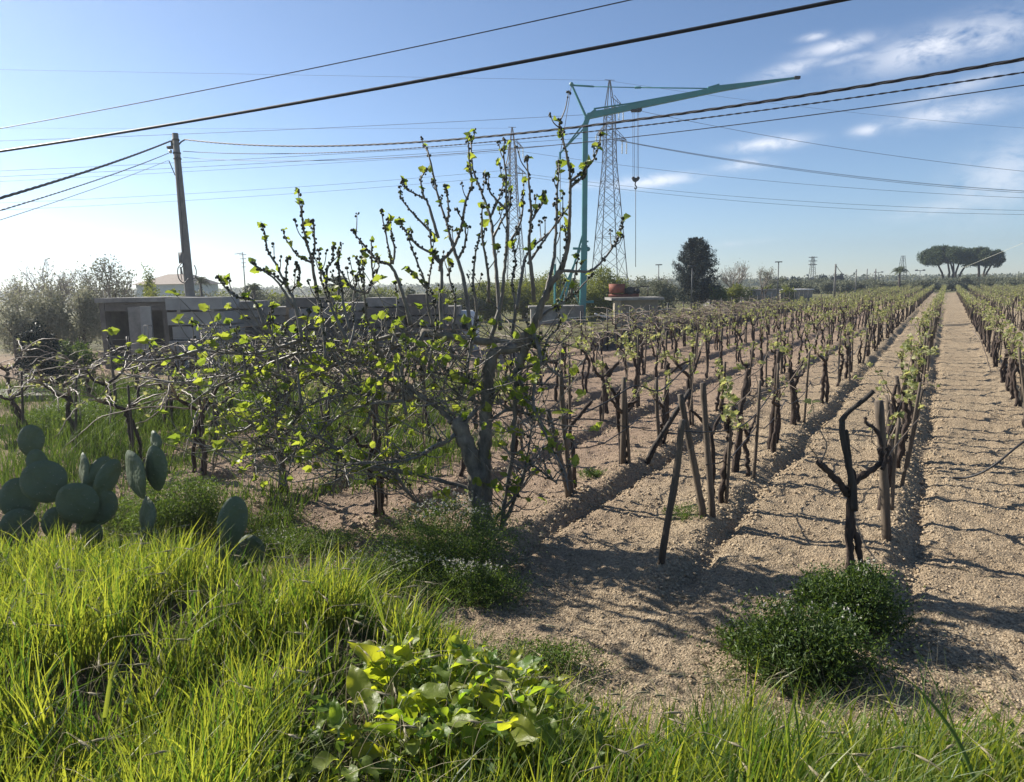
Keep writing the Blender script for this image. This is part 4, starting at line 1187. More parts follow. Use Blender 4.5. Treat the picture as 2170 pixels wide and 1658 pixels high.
# big reed blades at the lower right and grass heads
def blade_thing(name, label, cat, pts, w, m='grass', tint=.2):
    P = smooth_path([at(*p) for p in pts], 6); c = P[0].copy(); mb = MB(); V = []; F = []
    for i, p in enumerate(P):
        t = i/(len(P)-1); ww = w*(1-t**2)*.5+.0004
        V += [p-c+Vector((ww, .3*ww, 0)), p-c+Vector((0, .25*ww, -ww*.5)), p-c-Vector((ww, .3*ww, 0))]
        if i: o = (i-1)*3; F += [(o, o+1, o+4, o+3), (o+1, o+2, o+5, o+4)]
    mb.add(V, F, 0, tint)
    o = mb.build(name, M[m]); o.location = c; return tag(o, label, cat)
blade_thing('reed_blade', 'long broad reed blade crossing the lower right corner, wider one', 'reed', [(2075, 1680, 2.2), (2030, 1570, 2.3), (1960, 1475, 2.4), (1884, 1408, 2.5)], .02)
blade_thing('reed_blade', 'long thin reed blade in the lower right corner, rising higher', 'reed', [(2055, 1690, 2.3), (2020, 1540, 2.4), (1985, 1455, 2.5), (1935, 1365, 2.6)], .009)
blade_thing('grass_blade', 'lone tall grass blade curling out of the dark grass at lower left', 'grass blade', [(222, 1520, 2.6), (235, 1440, 2.65), (250, 1400, 2.7), (268, 1365, 2.75)], .016, tint=.8)
blade_thing('grass_blade', 'bent grass blade arching right from the lone tall blade', 'grass blade', [(232, 1440, 2.65), (255, 1424, 2.7), (290, 1430, 2.7), (325, 1452, 2.7)], .012, tint=.9)

# ------------------------------------------------------------------ overhead cables
def span(name, label, a, b, sag, r, m='cable', strands=1, twist=.9, n=40, cat='cable', group=None):
    """a, b = (px,py,Y); parabola sagging by sag metres"""
    A = at(*a); B = at(*b); c = A.copy()
    P = []
    for i in range(n+1):
        t = i/n; p = A.lerp(B, t); p.z -= sag*4*t*(1-t); P.append(p-c)
    mb = MB()
    if strands == 1: mb.tube(P, r, 6)
    else:
        fine = []
        for i in range(len(P)-1):
            for k in range(6): fine.append(P[i].lerp(P[i+1], k/6))
        fine.append(P[-1])
        d = (B-A).normalized(); u = d.cross(Vector((0, 0, 1))).normalized(); w = u.cross(d)
        L_ = (B-A).length
        for s in range(strands):
            Q = []
            for i, p in enumerate(fine):
                an = 2*PI*(s/strands+i/(len(fine)-1)*L_/twist)
                Q.append(p+(u*math.cos(an)+w*math.sin(an))*r*1.05)
            mb.tube(Q, r, 5)
    o = mb.build(name, M[m]); o.location = c
    return tag(o, label, cat, group)
def ext(p, q, t):
    return tuple(p[i]+(q[i]-p[i])*t for i in range(3))
def seg(name, label, p, q, e0, e1, sag, r, **kw):
    """through two seen points p,q; extended past p by e0 and past q by e1 of the span"""
    A = at(*p); B = at(*q); D = B-A; A2 = A-D*e0; B2 = B+D*e1
    T = 1+e0+e1; t0 = e0/T; t1 = (e0+1)/T
    # keep the curve on the seen points: raise ends by the sag there (linear fit)
    z0 = sag*4*t0*(1-t0); z1 = sag*4*t1*(1-t1)
    k = (z1-z0)/(t1-t0); A2.z += z0-k*t0; B2.z += z0+k*(1-t0)
    def inv(P):
        d = P-Vector((0, 0, CAM_H)); return P
    c = A2.copy(); n = kw.get('n', 48); P = []
    for i in range(n+1):
        t = i/n; pt = A2.lerp(B2, t); pt.z -= sag*4*t*(1-t); P.append(pt-c)
    mb = MB(); strands = kw.get('strands', 1); tw = kw.get('twist', .9)
    if strands == 1: mb.tube(P, r, 6)
    else:
        S = 8; fine = []
        for i in range(len(P)-1):
            for kk in range(S): fine.append(P[i].lerp(P[i+1], kk/S))
        fine.append(P[-1]); d = (B2-A2).normalized(); u = d.cross(Vector((0, 0, 1))).normalized(); w = u.cross(d); L_ = (B2-A2).length
        for s in range(strands):
            mb.tube([pt+(u*math.cos(2*PI*(s/strands+i/(len(fine)-1)*L_/tw))+w*math.sin(2*PI*(s/strands+i/(len(fine)-1)*L_/tw)))*r*1.05 for i, pt in enumerate(fine)], r, 5)
    o = mb.build(name, M[kw.get('m', 'cable')]); o.location = c
    return tag(o, label, kw.get('cat', 'cable'), kw.get('group'))
seg('overhead_cable', 'thick black cable crossing the sky above the utility pole, nearest of all', (61, 312, 8.6), (1475, 61, 5.6), .3, .5, .10, .0145)
seg('overhead_wire', 'thin single wire high above the thick black cable', (61, 262, 14), (1060, 61, 11), .3, .9, .16, .008, cat='wire')
PY = 29.0
seg('twisted_cable', 'uppermost thick twisted cable running right from the pole top', (392, 296, PY), (2109, 136, 10.5), 0, .25, .95, .0135, strands=3, twist=1.1, n=60)
seg('twisted_cable', 'middle thinner twisted cable running right from the pole', (388, 321, PY), (2109, 163, 11), 0, .25, .72, .0078, strands=2, twist=.35, n=60)
seg('overhead_wire', 'lowest of the three cables running right from the pole, plain', (388, 334, PY), (2109, 190, 11), 0, .25, .74, .0085, n=60)
seg('twisted_cable', 'thickest twisted cable running left and down from the pole', (362, 299, PY), (61, 402, 17), 0, .5, .12, .017, strands=3, twist=1.1)
seg('twisted_cable', 'middle twisted wire running left from the pole', (357, 325, PY), (61, 428, 17), 0, .5, .12, .009, strands=2, twist=.5)
seg('overhead_wire', 'lowest pale wire running left from the pole', (357, 340, PY), (61, 447, 17), 0, .5, .10, .008, m='wire')
HV = [('earth wire from the tall pylon tip to the left', (61, 149, 120), (1287, 171, 130), .4, 0, .02, .02), ('high-voltage line just above the pole top on the left', (61, 297, 120), (1302, 240, 130), .4, 0, .5, .035),
      ('faint high-voltage line from the smaller pylon tip to the left', (61, 272, 150), (1080, 272, 170), .4, 0, .2, .02), ('upper of three close power lines crossing behind the pole', (61, 360, 120), (1270, 291, 130), .4, 0, .6, .035),
      ('middle of three close power lines crossing behind the pole', (61, 372, 120), (1314, 298, 130), .4, 0, .6, .035), ('lowest of three close power lines crossing behind the pole', (61, 382, 150), (1094, 320, 170), .4, 0, .5, .035),
      ('upper of the two low power lines on the left', (61, 428, 150), (1064, 362, 170), .4, 0, 1.2, .035), ('lower of the two low power lines on the left', (61, 443, 150), (1097, 372, 170), .4, 0, 1.2, .035),
      ('earth wire from the tall pylon tip to the right', (1287, 171, 130), (2109, 267, 135), 0, .3, 1.0, .02), ('uppermost power line right of the tall pylon', (1312, 226, 130), (2109, 357, 135), 0, .3, 1.5, .035),
      ('upper wire of the close pair right of the tall pylon', (1314, 298, 130), (2109, 401, 135), 0, .3, 1.6, .035), ('lower wire of the close pair right of the tall pylon', (1312, 299, 130.4), (2109, 405, 135), 0, .3, 1.7, .035),
      ('third power line right of the tall pylon', (1268, 290, 130), (2109, 402, 138), 0, .3, 1.9, .022), ('power line passing low between the pylons to the right edge', (1096, 320, 170), (2109, 417, 150), 0, .3, 2.2, .035),
      ('second lowest power line at the right edge', (1064, 362, 170), (2109, 445, 150), 0, .3, 2.6, .035), ('lowest power line at the right edge', (1097, 372, 170), (2109, 454, 150), 0, .3, 2.8, .035)]
for (lab, p, q, e0, e1, sag, r) in HV:
    seg('power_line', lab, p, q, e0, e1, sag, r, m='wire', cat='power line', n=30)

# ------------------------------------------------------------------ utility pole
pb = at(415, 760, PY); pb.z = 0
UP_ = thing('utility_pole', 'leaning grey concrete utility pole with a small junction box', 'utility pole', pb)
mb = MB(); ptop = at(371, 283, PY); rel = ptop-pb
mb.tube([Vector((0, 0, -.3))]+[rel*t for t in (.0001, .33, .66, 1)], [.225, .215, .185, .15, .115], 16, 0, True)
mb.build('pole', M['polec'], UP_)
mb = MB(); q = at(362, 313, PY)-pb; mb.box(q, (.26, .16, .10)); mb.box(at(366, 306, PY)-pb, (.10, .12, .26)); mb.build('bracket', M['iron'], UP_)
mb = MB(); mb.tube([at(362, 318, PY)-pb, at(361, 325, PY)-pb], [.05, .06], 8); mb.ball(at(361, 322, PY)-pb, .07, 8); mb.build('insulator', M['insul'], UP_)
for (a, b_) in ((322, 326), (333, 338), (296, 300)):
    mb = MB(); t = (a-283)/465; c = rel*(1-t); mb.tube([c+Vector((0, 0, -.03)), c+Vector((0, 0, .03))], .14+.1*t, 16); mb.build('clamp', M['iron'], UP_)
mb = MB(); mb.box(at(388, 547, PY)-pb, (.28, .2, .44)); mb.build('junction_box', M['pvc'], UP_)
def loop(pts, r, m='cable', nm='cable_loop'):
    mb = MB(); P = smooth_path([at(*p)-pb for p in pts], 6); mb.tube(P, r, 5); return mb.build(nm, M[m], UP_)
loop([(385, 558, PY-.2), (377, 570, PY-.3), (379, 590, PY-.3), (390, 600, PY-.3), (400, 590, PY-.3)], .022)
loop([(390, 558, PY-.2), (383, 575, PY-.3), (386, 595, PY-.3)], .016)
loop([(412, 562, PY), (416, 575, PY), (414, 588, PY), (408, 592, PY-.2)], .02)
loop([(376, 330, PY-.15), (380, 400, PY-.2), (386, 480, PY-.2), (388, 536, PY-.2)], .016, nm='cable_run')
loop([(358, 341, PY), (364, 355, PY), (371, 372, PY-.1)], .018)
loop([(392, 296, PY), (384, 301, PY), (378, 307, PY), (374, 300, PY)], .03, 'iron', 'anchor_clamp')
mb = MB(); P = [at(399, 628, PY-.25)-pb, at(402, 660, PY-.25)-pb, at(408, 720, PY-.25)-pb]; mb.tube(P, .035, 6); mb.build('conduit', M['pvc'], UP_)

# ------------------------------------------------------------------ pylons
def pylon(label, topx, topy, basex, Y, bw, arms):
    b = at(basex, 600, Y); b.z = 0
    top = at(topx, topy, Y); H = top.z
    root = thing('lattice_pylon', label, 'pylon', b, math.radians(12))
    mb = MB()
    def wdt(z):
        t = z/H
        return float(np.interp(t, [0, .50, .62, .86, 1], [bw, bw*.50, bw*.36, bw*.27, .15]))
    lev = [0, .105, .2, .29, .37, .44, .5, .55, .6, .64, .68, .72, .76, .80, .84, .88, 1.0]
    R = .085*Y/130
    def cor(z):
        w = wdt(z)/2
        return [Vector((sx*w, sy*w, z)) for sx, sy in ((-1, -1), (1, -1), (1, 1), (-1, 1))]
    for i in range(len(lev)-1):
        a = cor(lev[i]*H); b2 = cor(lev[i+1]*H)
        for k in range(4):
            k2 = (k+1) % 4
            mb.tube([a[k], b2[k]], R, 4)
            if i < len(lev)-2:
                mb.tube([a[k], b2[k2]], R*.55, 3); mb.tube([a[k2], b2[k]], R*.55, 3)
                if i % 2 == 0 or i > 7: mb.tube([b2[k], b2[k2]], R*.5, 3)
    mb.tube([Vector((-.9, 0, H)), Vector((.9, 0, H))], R*.6, 4)
    mb.build('lattice_mast', M['steel'], root, smooth=False)
    for (t, s, L_) in arms:
        z = H*t; w = wdt(z)/2; mb = MB()
        tip = Vector((s*(w+L_), 0, z))
        for sy in (-1, 1):
            mb.tube([Vector((s*w, sy*w, z)), tip], R*.7, 4); mb.tube([Vector((s*w, sy*w, z+H*.045)), tip], R*.7, 4)
            for q in (.33, .66):
                p0 = Vector((s*w, sy*w, z)).lerp(tip, q); p1 = Vector((s*w, sy*w, z+H*.045)).lerp(tip, q); mb.tube([p0, p1], R*.5, 3)
        arm = mb.build('crossarm', M['steel'], root, smooth=False)
        for off in (0, .9):
            mb = MB(); x = tip.x-s*off*.9
            for k in range(9): mb.ball((x, 0, z-.25-.24*k), .17 if k % 2 == 0 else .12, 6, 0, .8)
            mb.build('insulator', M['insul'], arm)
    return root
pylon('tall lattice pylon standing just right of the teal crane mast', 1287, 170, 1291, 130, 5.6, [(.885, 1, 1.9), (.755, -1, 1.6), (.735, 1, 2.3)])
pylon('smaller more distant lattice pylon behind the fig branches', 1080, 270, 1091, 170, 5.0, [(.885, 1, 1.9), (.755, -1, 1.6), (.735, 1, 2.3)])

# ------------------------------------------------------------------ crane
CY = 54.0
cb = at(1234, 676, CY); cb.z = 0
CR = thing('tower_crane', 'teal self-erecting tower crane with its jib raised to the right', 'crane', cb)
def cp(px, py, dy=0): return at(px, py, CY+dy)-cb
def sqbeam(mb, a, b, w0, h0, w1=None, h1=None, mi=0):
    """square box beam from a to b"""
    a = Vector(a); b = Vector(b); d = (b-a).normalized()
    u = Vector((0, 1, 0)); v = d.cross(u).normalized(); u = v.cross(d)
    w1 = w1 or w0; h1 = h1 or h0
    V = [a+u*sx*w0/2+v*sy*h0/2 for sx, sy in ((-1, -1), (1, -1), (1, 1), (-1, 1))]+[b+u*sx*w1/2+v*sy*h1/2 for sx, sy in ((-1, -1), (1, -1), (1, 1), (-1, 1))]
    mb.add(V, [(0, 1, 5, 4), (1, 2, 6, 5), (2, 3, 7, 6), (3, 0, 4, 7), (3, 2, 1, 0), (4, 5, 6, 7)], mi)
mb = MB(); a = cp(1234, 676); a.z = 0
sqbeam(mb, a, cp(1238, 520), .46, .46); sqbeam(mb, cp(1238, 520), cp(1240.5, 262), .38, .38)
sqbeam(mb, cp(1240.5, 264), cp(1247, 246), .38, .38, .34, .34)
mb.build('mast', M['teal'], CR, smooth=False)
mb = MB(); sqbeam(mb, cp(1231, 512), cp(1247, 512), .1, .12); sqbeam(mb, cp(1214, 527), cp(1247, 528), .3, .16); mb.ball(cp(1246, 528), .18, 8); mb.build('mast_collar', M['teal'], CR, smooth=False)
mb = MB(); sqbeam(mb, cp(1245, 247), cp(1540, 186), .38, .40, .36, .36); sqbeam(mb, cp(1512, 190), cp(1690, 165), .32, .44, .14, .12)
sqbeam(mb, cp(1240, 252), cp(1262, 234), .36, .2)
mb.build('jib', M['teal'], CR, smooth=False)
mb = MB(); mb.tube([cp(1258, 231), cp(1340, 219), cp(1520, 186)], .06, 6); mb.tube([cp(1262, 236), cp(1345, 224), cp(1440, 206)], .05, 6)
sqbeam(mb, cp(1500, 190), cp(1524, 183), .3, .3)
mb.build('jib_tie_bar', M['teal'], CR, smooth=False)
mb = MB(); mb.box(cp(1689, 165), (.4, .3, .18)); mb.build('jib_tip', M['iron'], CR, smooth=False)
mb = MB(); sqbeam(mb, cp(1241, 246), cp(1211, 179), .2, .16, .16, .12); mb.ball(cp(1211, 179), .16, 8); mb.build('strut', M['teal'], CR, smooth=False)
mb = MB(); sqbeam(mb, cp(1236, 264), cp(1188, 325), .22, .12, .16, .1); mb.tube([cp(1238, 272), cp(1200, 312)], .06, 5); mb.box(cp(1187, 330), (.14, .14, .5)); mb.build('lower_strut', M['teal'], CR, smooth=False)
mb = MB(); mb.tube([cp(1212, 181), cp(1258, 184)], .07, 5); mb.tube([cp(1258, 184), cp(1345, 186)], .035, 5); mb.tube([cp(1345, 186), cp(1358, 186)], .08, 6); mb.tube([cp(1358, 186), cp(1500, 188)], .045, 5); mb.build('pendant_bar', M['teal'], CR)
mb = MB(); mb.tube([cp(1211, 181), cp(1187, 330)], .022, 4); mb.tube([cp(1187, 334), cp(1187, 640)], .03, 4); mb.tube([cp(1183, 334), cp(1176, 640)], .02, 4); mb.build('stay_rope', M['iron'], CR)
mb = MB(); sqbeam(mb, cp(1234, 500), cp(1192, 650), .14, .14); sqbeam(mb, cp(1229, 530), cp(1178, 655), .12, .12); mb.tube([cp(1180, 545), cp(1230, 650)], .04, 5); mb.tube([cp(1176, 560), cp(1176, 655)], .09, 6)
sqbeam(mb, cp(1230, 640), cp(1258, 640), .4, .18)
mb.build('base_frame', M['teal'], CR, smooth=False)
mb = MB(); c = cp(1190, 668); c.z = .45; mb.box(c+Vector((0, 0, .3)), (3.2, 2.0, .9)); mb.build('ballast', M['concrete'], CR, smooth=False)
mb = MB(); mb.box(cp(1348, 235), (.7, .4, .14)); [mb.ball(cp(x, 233), .11, 8) for x in (1338, 1346, 1354, 1358)]; mb.build('trolley', M['iron'], CR, smooth=False)
mb = MB()
for x0, x1 in ((1341, 1341.5), (1344, 1345), (1351, 1350), (1353.5, 1353)): mb.tube([cp(x0, 237), cp(x1, 377)], .014, 4)
mb.build('hoist_rope', M['iron'], CR)
mb = MB(); hc = cp(1347, 381); V = []
for y_ in (-.14, .14): V += [hc+Vector((-.27, y_, .12)), hc+Vector((.27, y_, .12)), hc+Vector((.2, y_, -.08)), hc+Vector((0, y_, -.2)), hc+Vector((-.2, y_, -.08))]
mb.add(V, [(4, 3, 2, 1, 0), (5, 6, 7, 8, 9), (0, 1, 6, 5), (1, 2, 7, 6), (2, 3, 8, 7), (3, 4, 9, 8), (4, 0, 5, 9)]); mb.ball(hc+Vector((-.18, 0, .1)), .13, 8); mb.ball(hc+Vector((.18, 0, .1)), .13, 8)
blk = mb.build('hook_block', M['iron'], CR, smooth=False)
mb = MB(); P = smooth_path([cp(1347, 386), cp(1346, 392), cp(1349, 397), cp(1347, 401), cp(1344.5, 398)], 4); mb.tube(P, .045, 6); mb.build('hook', M['iron'], blk)
mb = MB(); mb.tube([cp(1347, 400), cp(1347, 566)], .022, 4); mb.build('sling', M['iron'], CR)

# ------------------------------------------------------------------ trees and bushes
def tree_bush(name, label, px, py_top, Y, wpx, n, size, m, cat, group=None, trunk=.25, lumps=18, up=.3, aspect=.5, zb=0.0, hpx=None, stemm='trunkb', flat=1.0):
    p = at(px, py_top, Y); H = max(.6, p.z-zb); w = wpx*Y/FPX
    root = thing(name, label, cat, (p.x, p.y, zb), 0, group)
    h = H*(1-trunk)*.5 if hpx is None else hpx*Y/FPX*.5
    c = (0, 0, H-h)
    P = crown_points(n, c, (w*.5, w*.5*flat, h*1.08), lumps)
    P = P[P[:, 2] > .02]
    cloud_obj('crown', P, size, M[m], root, aspect, up=up)
    mb = MB(); tr = max(.04, w*.035)
    top = Vector((random.uniform(-.1, .1)*w, 0, H-h))
    mb.tube([Vector((0, 0, -.1)), Vector((random.uniform(-.05, .05)*w, 0, (H-h)*.5)), top], [tr*1.3, tr, tr*.5], 7)
    for k in range(7):
        q = Vector(P[RNG.integers(len(P))]); mb.tube([Vector((0, 0, (H-h)*random.uniform(.4, .9))), q.lerp(Vector((0, 0, H-h)), .3), q], [tr*.5, tr*.3, tr*.12], 5)
    mb.build('trunk', M[stemm], root)
    return root
def bare_tree(label, px, py_top, Y, wpx, group=None, seed=1, dense=1.0, m='twig', crownleaf=None, nleaf=0):
    random.seed(seed)
    p = at(px, py_top, Y); H = p.z; w = wpx*Y/FPX
    root = thing('bare_tree', label, 'bare tree', (p.x, p.y, 0), 0, group)
    tr, mb = MB(), MB(); tips = []
    def grow(a, d, L_, r, dep):
        b = a+d*L_
        mid = a.lerp(b, .5)+rdir()*L_*.08
        (tr if dep <= 1 else mb).tube([a, mid, b], [r, r*.8, r*.62], 6 if dep < 2 else 4, 0, False)
        tips.append(b)
        if dep >= 5 or L_ < .12: return
        for k in range(random.choice((2, 3, 3)) if dep < 4 else random.choice((2, 3))):
            nd_ = (d+rdir(-.35, .8)*random.uniform(.5, .95)); nd_.x *= 1.1; nd_ = nd_.normalized()
            grow(b, nd_, L_*random.uniform(.62, .86), r*.6, dep+1)
    for k in range(3): grow(Vector((0, 0, 0)), (Vector((0, 0, 1))+rdir(-.1, .1)*.35).normalized(), H*.28, H*.028, 0)
    # fit to the wanted size
    T = np.array([[t.x, t.y, t.z] for t in tips]); sz = H/T[:, 2].max(); sx = w/max(.1, T[:, 0].max()-T[:, 0].min())
    for q in (tr, mb): q.v = [Vector((v.x*sx, v.y*sx, v.z*sz)) for v in q.v]
    tr.build('trunk', M['trunkb'], root); mb.build('twigs', M[m], root)
    if nleaf:
        k = RNG.integers(0, len(T), nleaf); P = T[k]*np.array([sx, sx, sz])+RNG.normal(size=(nleaf, 3))*.15
        cloud_obj('leaves', P, .12, M[crownleaf], root)
    return root
random.seed(31)
bare_tree('bare grey branching tree at the far left edge', 100, 545, 34, 130, seed=41, nleaf=300, crownleaf='pale')
bare_tree('bare twiggy tree right of the far left tree', 165, 560, 36, 100, seed=42, nleaf=250, crownleaf='pale')
bare_tree('dense bare bushy tree above the shed, highest on the left', 228, 545, 33, 110, seed=43, nleaf=1400, crownleaf='olive')
bare_tree('leafless tree cut by the left frame edge', 30, 552, 35, 110, seed=44, nleaf=300, crownleaf='pale')
tree_bush('tall_shrub', 'glare-paled olive shrub at left edge between the bare trees and the dark bush', 90, 608, 30, 120, 7000, .11, 'pale', 'shrub', trunk=.1)
tree_bush('tall_shrub', 'glare-paled olive shrub right beside the concrete shed', 165, 614, 30, 110, 7000, .11, 'pale', 'shrub', trunk=.1)
tree_bush('tall_shrub', 'glare-paled greyish shrub beneath the dense bare tree', 228, 592, 34, 130, 6000, .12, 'pale', 'shrub', trunk=.1)
tree_bush('tall_shrub', 'glare-paled olive shrub half outside the left edge', 20, 612, 29, 130, 6000, .11, 'pale', 'shrub', trunk=.1)
tree_bush('round_bush', 'dark clipped bush at the left edge', 80, 688, 20, 100, 9000, .08, 'conifer', 'bush', trunk=.05)
tree_bush('round_bush', 'dark low bush hugging the left side of the shed', 150, 715, 21, 90, 5000, .08, 'darkweed', 'bush', trunk=.05)
tree_bush('cedar_tree', 'feathery pale conifer in front of the pale house', 316, 568, 40, 30, 1600, .2, 'hedge', 'conifer', trunk=.1, aspect=.3)
tree_bush('tall_shrub', 'yellowish shrub before the pale house', 345, 598, 36, 100, 4500, .13, 'hedge', 'shrub', trunk=.1)
tree_bush('tall_shrub', 'yellow-green shrub left of the utility pole top of the slabs', 395, 606, 36, 60, 3000, .13, 'hedge', 'shrub', trunk=.1)
def palm(label, px, py, Y, wpx, n=26):
    p = at(px, py, Y); r = wpx*Y/FPX*.5; H = p.z
    root = thing('palm_tree', label, 'palm', (p.x, p.y, 0)); tr, mb = MB(), MB()
    tr.tube([Vector((0, 0, 0)), Vector((.05, 0, H*.5)), Vector((0, 0, H-r*.3))], [r*.14, r*.12, r*.11], 8, 0, True, .08)
    for k in range(n):
        a = random.uniform(0, 2*PI); el = random.uniform(-.1, 1.1)
        d = Vector((math.cos(a)*math.cos(el), math.sin(a)*math.cos(el), math.sin(el)))
        c = Vector((0, 0, H-r*.3)); P = smooth_path([c, c+d*r*.6+Vector((0, 0, r*.1)), c+d*r*1.05-Vector((0, 0, r*.35))], 5)
        s = d.cross(Vector((0, 0, 1))).normalized()
        for i in range(1, len(P)):
            ll = r*.26*math.sin(PI*min(.95, i/len(P)+.1))
            for sg in (-1, 1):
                q = P[i]+s*sg*ll+Vector((0, 0, -ll*.45))+(P[i]-P[i-1])*.8
                mb.add([P[i-1], P[i], q], [(0, 1, 2)], 0, random.random())
    tr.build('trunk', M['trunkb'], root); mb.build('crown', M['palm'], root, smooth=False)
palm('small palm just right of the utility pole', 424, 594, 45, 44)
palm('bushy palm right of the television aerial', 537, 609, 50, 52)
palm('broad palm behind the middle of the concrete slabs', 716, 596, 50, 66, 40)
palm('lone palm on the skyline left of the umbrella pines', 1907, 571, 130, 36, 40)
# reeds and scrub on the horizon behind the slabs
for i, px in enumerate(range(440, 1010, 38)):
    tree_bush('scrub_bush', ordinal(i+1)+' scrub bush from the left, on the skyline behind the slabs', px+random.uniform(-8, 8), 613+random.uniform(-6, 5), 55+random.uniform(-4, 8), 95, 3200, .2, 'hedge' if i % 3 == 1 else 'olive', 'scrub', 'scrub bushes behind the slabs', trunk=.0, lumps=12)
for px, py, w, Y, lab in ((1030, 598, 130, 58, 'yellow-green leafy bush left of the smaller pylon foot'), (1110, 588, 150, 60, 'broad yellow-green bush behind the fig limbs'), (1185, 582, 130, 57, 'yellow-green bush just left of the crane mast'), (1268, 572, 135, 58, 'brightest rounded bush just right of the crane mast')):
    tree_bush('leafy_bush', lab, px, py, Y, w, 15000, .16, 'hedge', 'bush', trunk=.02, lumps=24)
tree_bush('leafy_bush', 'dull green shrub behind the rusty machine', 1350, 588, 66, 90, 5000, .18, 'olive', 'bush', trunk=.05, lumps=20)
tree_bush('leafy_bush', 'grey-green shrub between the rusty machine and the dark conifer', 1400, 592, 64, 100, 5000, .18, 'olive', 'bush', trunk=.05, lumps=20)
bare_tree('thin bare shrub left of the dark conifer', 1408, 582, 68, 50, seed=51, nleaf=500, crownleaf='olive')
# dark conifer
def conifer():
    Y = 72; p = at(1476, 507, Y); H = p.z+.1; w = 96*Y/FPX
    root = thing('conifer_tree', 'tall dense dark conifer standing alone above the vineyard', 'conifer', (p.x, p.y, 0))
    g = np.random.default_rng(8); P = []
    nb = 340
    for k in range(nb):
        t = g.random()**.8; z = H*(.04+.9*t)
        R = w*.5*np.interp(t, [0, .12, .3, .6, .85, 1], [.9, 1.0, 1.0, .86, .58, .22])*g.uniform(.62, 1.14)
        a = g.uniform(0, 2*PI); L_ = R
        m_ = 130
        s = np.sqrt(g.random(m_)); 
        rr = L_*s; zz = z+s*s*L_*.42*g.uniform(.4, 1.6)+g.normal(size=m_)*.10
        P.append(np.stack([np.cos(a)*rr+g.normal(size=m_)*.10, np.sin(a)*rr+g.normal(size=m_)*.10, zz], 1))
    for k in range(11):   # spires
        a = g.uniform(0, 2*PI); q = g.uniform(0, w*.16); m_ = 260; hh_ = g.uniform(.6, 1.1)
        t = g.random(m_); P.append(np.stack([np.cos(a)*q+g.normal(size=m_)*.14*(1-t), np.sin(a)*q+g.normal(size=m_)*.14*(1-t), H*.86+t*H*.14*hh_], 1))
    P = np.concatenate(P); P = P[P[:, 2] < H*1.02]
    cloud_obj('crown', P, .17, M['conifer'], root, .35, up=.8)
    mb = MB(); mb.tube([Vector((0, 0, -.1)), Vector((0, 0, H*.5)), Vector((0, 0, H*.9))], [.2, .12, .04], 8); mb.build('trunk', M['trunkb'], root)
conifer()
bare_tree('pale leafless tree right of the dark conifer', 1565, 552, 75, 75, seed=61, nleaf=250, crownleaf='olive')
bare_tree('small pale budding tree left of the street lamp', 1618, 564, 78, 44, seed=62, nleaf=600, crownleaf='olive')
tree_bush('tall_shrub', 'brownish shrub beneath the pale leafless tree', 1560, 600, 74, 60, 2500, .2, 'hedge', 'shrub', trunk=.0)
tree_bush('tall_shrub', 'dark shrub at the foot of the dark conifer', 1520, 608, 70, 50, 2000, .2, 'darkweed', 'shrub', trunk=.0)
# umbrella pines
def umbrella(label, px, pyt, Y, wpx, hpx, seed, stems):
    random.seed(seed); p = at(px, pyt, Y); H = p.z; w = wpx*Y/FPX; h = hpx*Y/FPX
    root = thing('umbrella_pine', label, 'pine', (p.x, p.y, 0)); g = np.random.default_rng(seed)
    nl = 95; q = g.normal(size=(nl, 2)); q /= np.linalg.norm(q, axis=1)[:, None]; q *= np.sqrt(g.random(nl))[:, None]*w*.42
    zz = H-h*.24-g.random(nl)*h*.40-(np.hypot(q[:, 0], q[:, 1])/(w*.5))**2*h*.22
    P = []
    for k in range(nl):
        m_ = 520; d = g.normal(size=(m_, 3)); d /= np.linalg.norm(d, axis=1)[:, None]
        rr = w*.095*g.uniform(.8, 1.25)*(.6+.4*g.random(m_))
        P.append(np.stack([q[k, 0]+d[:, 0]*rr, q[k, 1]+d[:, 1]*rr, zz[k]+d[:, 2]*rr*.95], 1))
    P = np.concatenate(P); cloud_obj('crown', P, .36, M['pine'], root, .35, up=.6)
    mb = MB()
    for (bx, tx) in stems:
        e = Vector((tx*w, random.uniform(-.2, .2)*w, H-h*.62)); b = Vector((bx*w, random.uniform(-.05, .05)*w, -.1))
        M_ = b.lerp(e, .55)+Vector((-.04*w*np.sign(tx-bx), 0, 0)); mb.tube([b, M_, e], [.3, .22, .15], 7)
        for k in range(4):
            f_ = Vector((e.x+random.uniform(-.16, .16)*w, e.y+random.uniform(-.2, .2)*w, H-h*.4)); mb.tube([M_.lerp(e, .6), f_], [.09, .04], 5)
    mb.build('trunk', M['trunkb'], root)
umbrella('broad umbrella pine, the larger of the pair on the right skyline', 2010, 514, 165, 108, 54, 71, [(.02, -.28), (.06, -.12), (.06, .04), (.16, .1), (.18, .26), (.2, .34)])
umbrella('smaller umbrella pine touching the larger one at the right edge', 2082, 518, 168, 84, 52, 72, [(-.05, -.2), (0, .0), (.05, .12), (.06, .25)])
